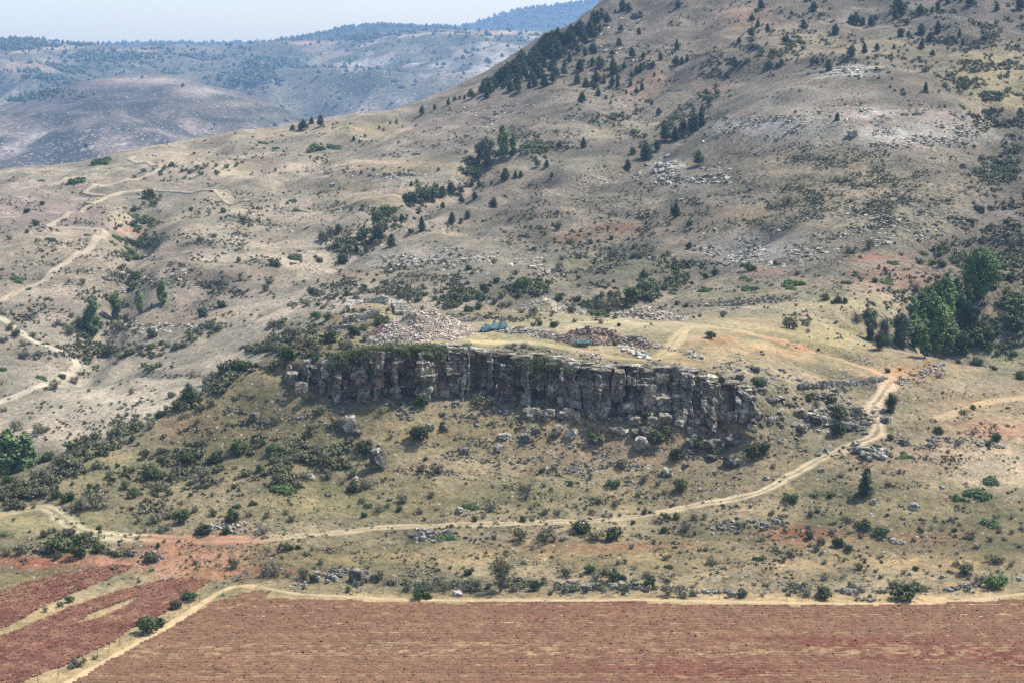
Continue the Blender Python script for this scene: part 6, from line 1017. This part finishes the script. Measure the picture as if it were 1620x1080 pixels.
hA = far_hill([-400, -100, 0, 80, 130, 200, 250, 290, 330, 380, 420, 450, 480, 560, 800, 1200, 2100], [190, 178, 170, 150, 130, 120, 119, 124, 138, 148, 158, 172, 186, 200, 230, 240, 240], 1350, [2300, 2300, 2350, 2450, 2500, 2550, 2550, 2550, 2500, 2450, 2400, 2300, 2250, 2100, 2000, 2000, 2000], -240, 11, colA, 46)
hB = far_hill([-400, -100, 0, 60, 100, 130, 190, 240, 300, 400, 480, 540, 600, 700, 860, 1000, 2100], [80, 74, 68, 66, 70, 73, 76, 76, 74, 76, 68, 60, 53, 50, 50, 48, 40], 2650, 3900, -190, 12, colB, 60)
hC = far_hill([-400, 300, 400, 450, 500, 560, 600, 640, 700, 760, 1000, 2100], [95, 90, 77, 68, 58, 46, 41, 43, 46, 56, 60, 60], 4200, 5200, -20, 13, colF, 40, yn=70)
hD = far_hill([-400, 600, 700, 740, 800, 850, 900, 985, 1100, 1400, 2100], [80, 70, 47, 42, 22, 12, 7, -3, -10, -10, -10], 5400, 6900, 0, 14, colF, 40, yn=70)
def cone(seed):
    rg = np.random.default_rng(seed); k = 6; an = np.linspace(0, 6.28, k, endpoint=False) + rg.random(); V = np.concatenate([np.stack([np.cos(an) * .3, np.sin(an) * .3, an * 0], 1), np.stack([np.cos(an + .4) * .36, np.sin(an + .4) * .36, an * 0 + .4], 1) * (1 + .2 * rg.normal(size=(k, 1))) * (1, 1, .9), [[0, 0, 1.]]]); f = []
    for i in range(k): j = (i + 1) % k; f += [(i, j, k + j), (i, k + j, k + i), (k + i, k + j, 2 * k)]
    return V, np.array(f)
def far_trees(h, w, n, hgt, seed):
    X, Y, Z_, PX, PY, Kk = h; rg = np.random.default_rng(seed); vis = (PX > -80) & (PX < 1050) & (Kk < 1.02) & (Kk > .12); p = (w * vis * (Y / 3000) ** 1.2).ravel(); k = rg.choice(p.size, n, p=p / p.sum()); q = np.stack([X.ravel()[k], Y.ravel()[k], Z_.ravel()[k]], 1) + rg.normal(0, 1, (n, 3)) * (9, 9, 0)
    FTREES.append((q, hgt * rg.uniform(.6, 1.3, n)))
PX, PY = hB[3], hB[4]; nB = fbm(hB[0] / 90, hB[1] / 90, 3, 9) * .5 + .5
wB = gb(PX, PY, [(90, 112, 50, 10, 1), (30, 140, 60, 9, 1), (70, 125, 70, 9, .9), (190, 94, 60, 9, .7), (440, 118, 44, 26, 1), (470, 80, 60, 8, .5), (540, 120, 50, 10, .5), (580, 60, 50, 5, .6), (140, 88, 30, 8, .5), (25, 72, 45, 6, 2.), (110, 72, 30, 2, 1.5), (400, 130, 60, 8, 1), (320, 125, 70, 10, .6), (300, 95, 80, 14, .3), (700, 60, 160, 10, .15), (600, 140, 80, 20, .15)]) ** 1.5 * sst(nB, .34, .6) + .012
far_trees(hB, wB, 3400, 6.5, 1); far_trees(hC, np.ones_like(hC[0]) * (hC[5] > .45) + 3. * (hC[5] > .96), 3000, 9, 2); far_trees(hD, np.ones_like(hD[0]) * (hD[5] > .4) + 3. * (hD[5] > .96), 3000, 11, 3)
far_trees(hA, gb(hA[3], hA[4], [(60, 150, 70, 6, .6), (20, 155, 60, 6, .8), (105, 146, 20, 4, .5)]) ** 2 + .001, 350, 4, 4)
_q = np.concatenate([a for a, b in FTREES]); _s = np.concatenate([b for a, b in FTREES])
scatter('distant_forest', [cone(i) for i in range(4)], _q - (0, 0, .5), _s[:, None] * (RNG.uniform(.8, 1.3, (len(_s), 1)) * (1.35, 1.35, 0) + (0, 0, 1)), RNG.uniform(0, 6.28, len(_s)), leaf_material('forest_green', (.018, .034, .016), (.045, .066, .028)))
# ---------------------------------------------------------------- air
HV, HF = cube_sphere(1); HV = (HV + 1) / 2
lo = np.array([-3600., -60., -420.]); hi = np.array([3600., 7600., 300.])
hz_m = bpy.data.materials.new('haze'); hz_m.use_nodes = True; nt = hz_m.node_tree; nt.nodes.clear()
pv_ = nt.nodes.new('ShaderNodeVolumePrincipled'); out = nt.nodes.new('ShaderNodeOutputMaterial'); nt.links.new(pv_.outputs[0], out.inputs['Volume'])
pv_.inputs['Density'].default_value = HAZE_DENSITY; pv_.inputs['Color'].default_value = (0.36, 0.60, 1.0, 1); pv_.inputs['Anisotropy'].default_value = 0.0
link('haze', make_mesh('haze', lo + HV * (hi - lo), HF[:, ::-1].copy() if False else HF, mats=[hz_m]), kind='stuff')

import sys
if 'TRICOUNT' in sys.argv:
    _ms = sorted({o.data for o in bpy.data.objects if o.type == 'MESH'}, key=lambda m: -(len(m.loops) - 2 * len(m.polygons)))
    print('TRIS', sum(len(m.loops) - 2 * len(m.polygons) for m in _ms), [(m.name, (len(m.loops) - 2 * len(m.polygons)) // 1000) for m in _ms[:24]])
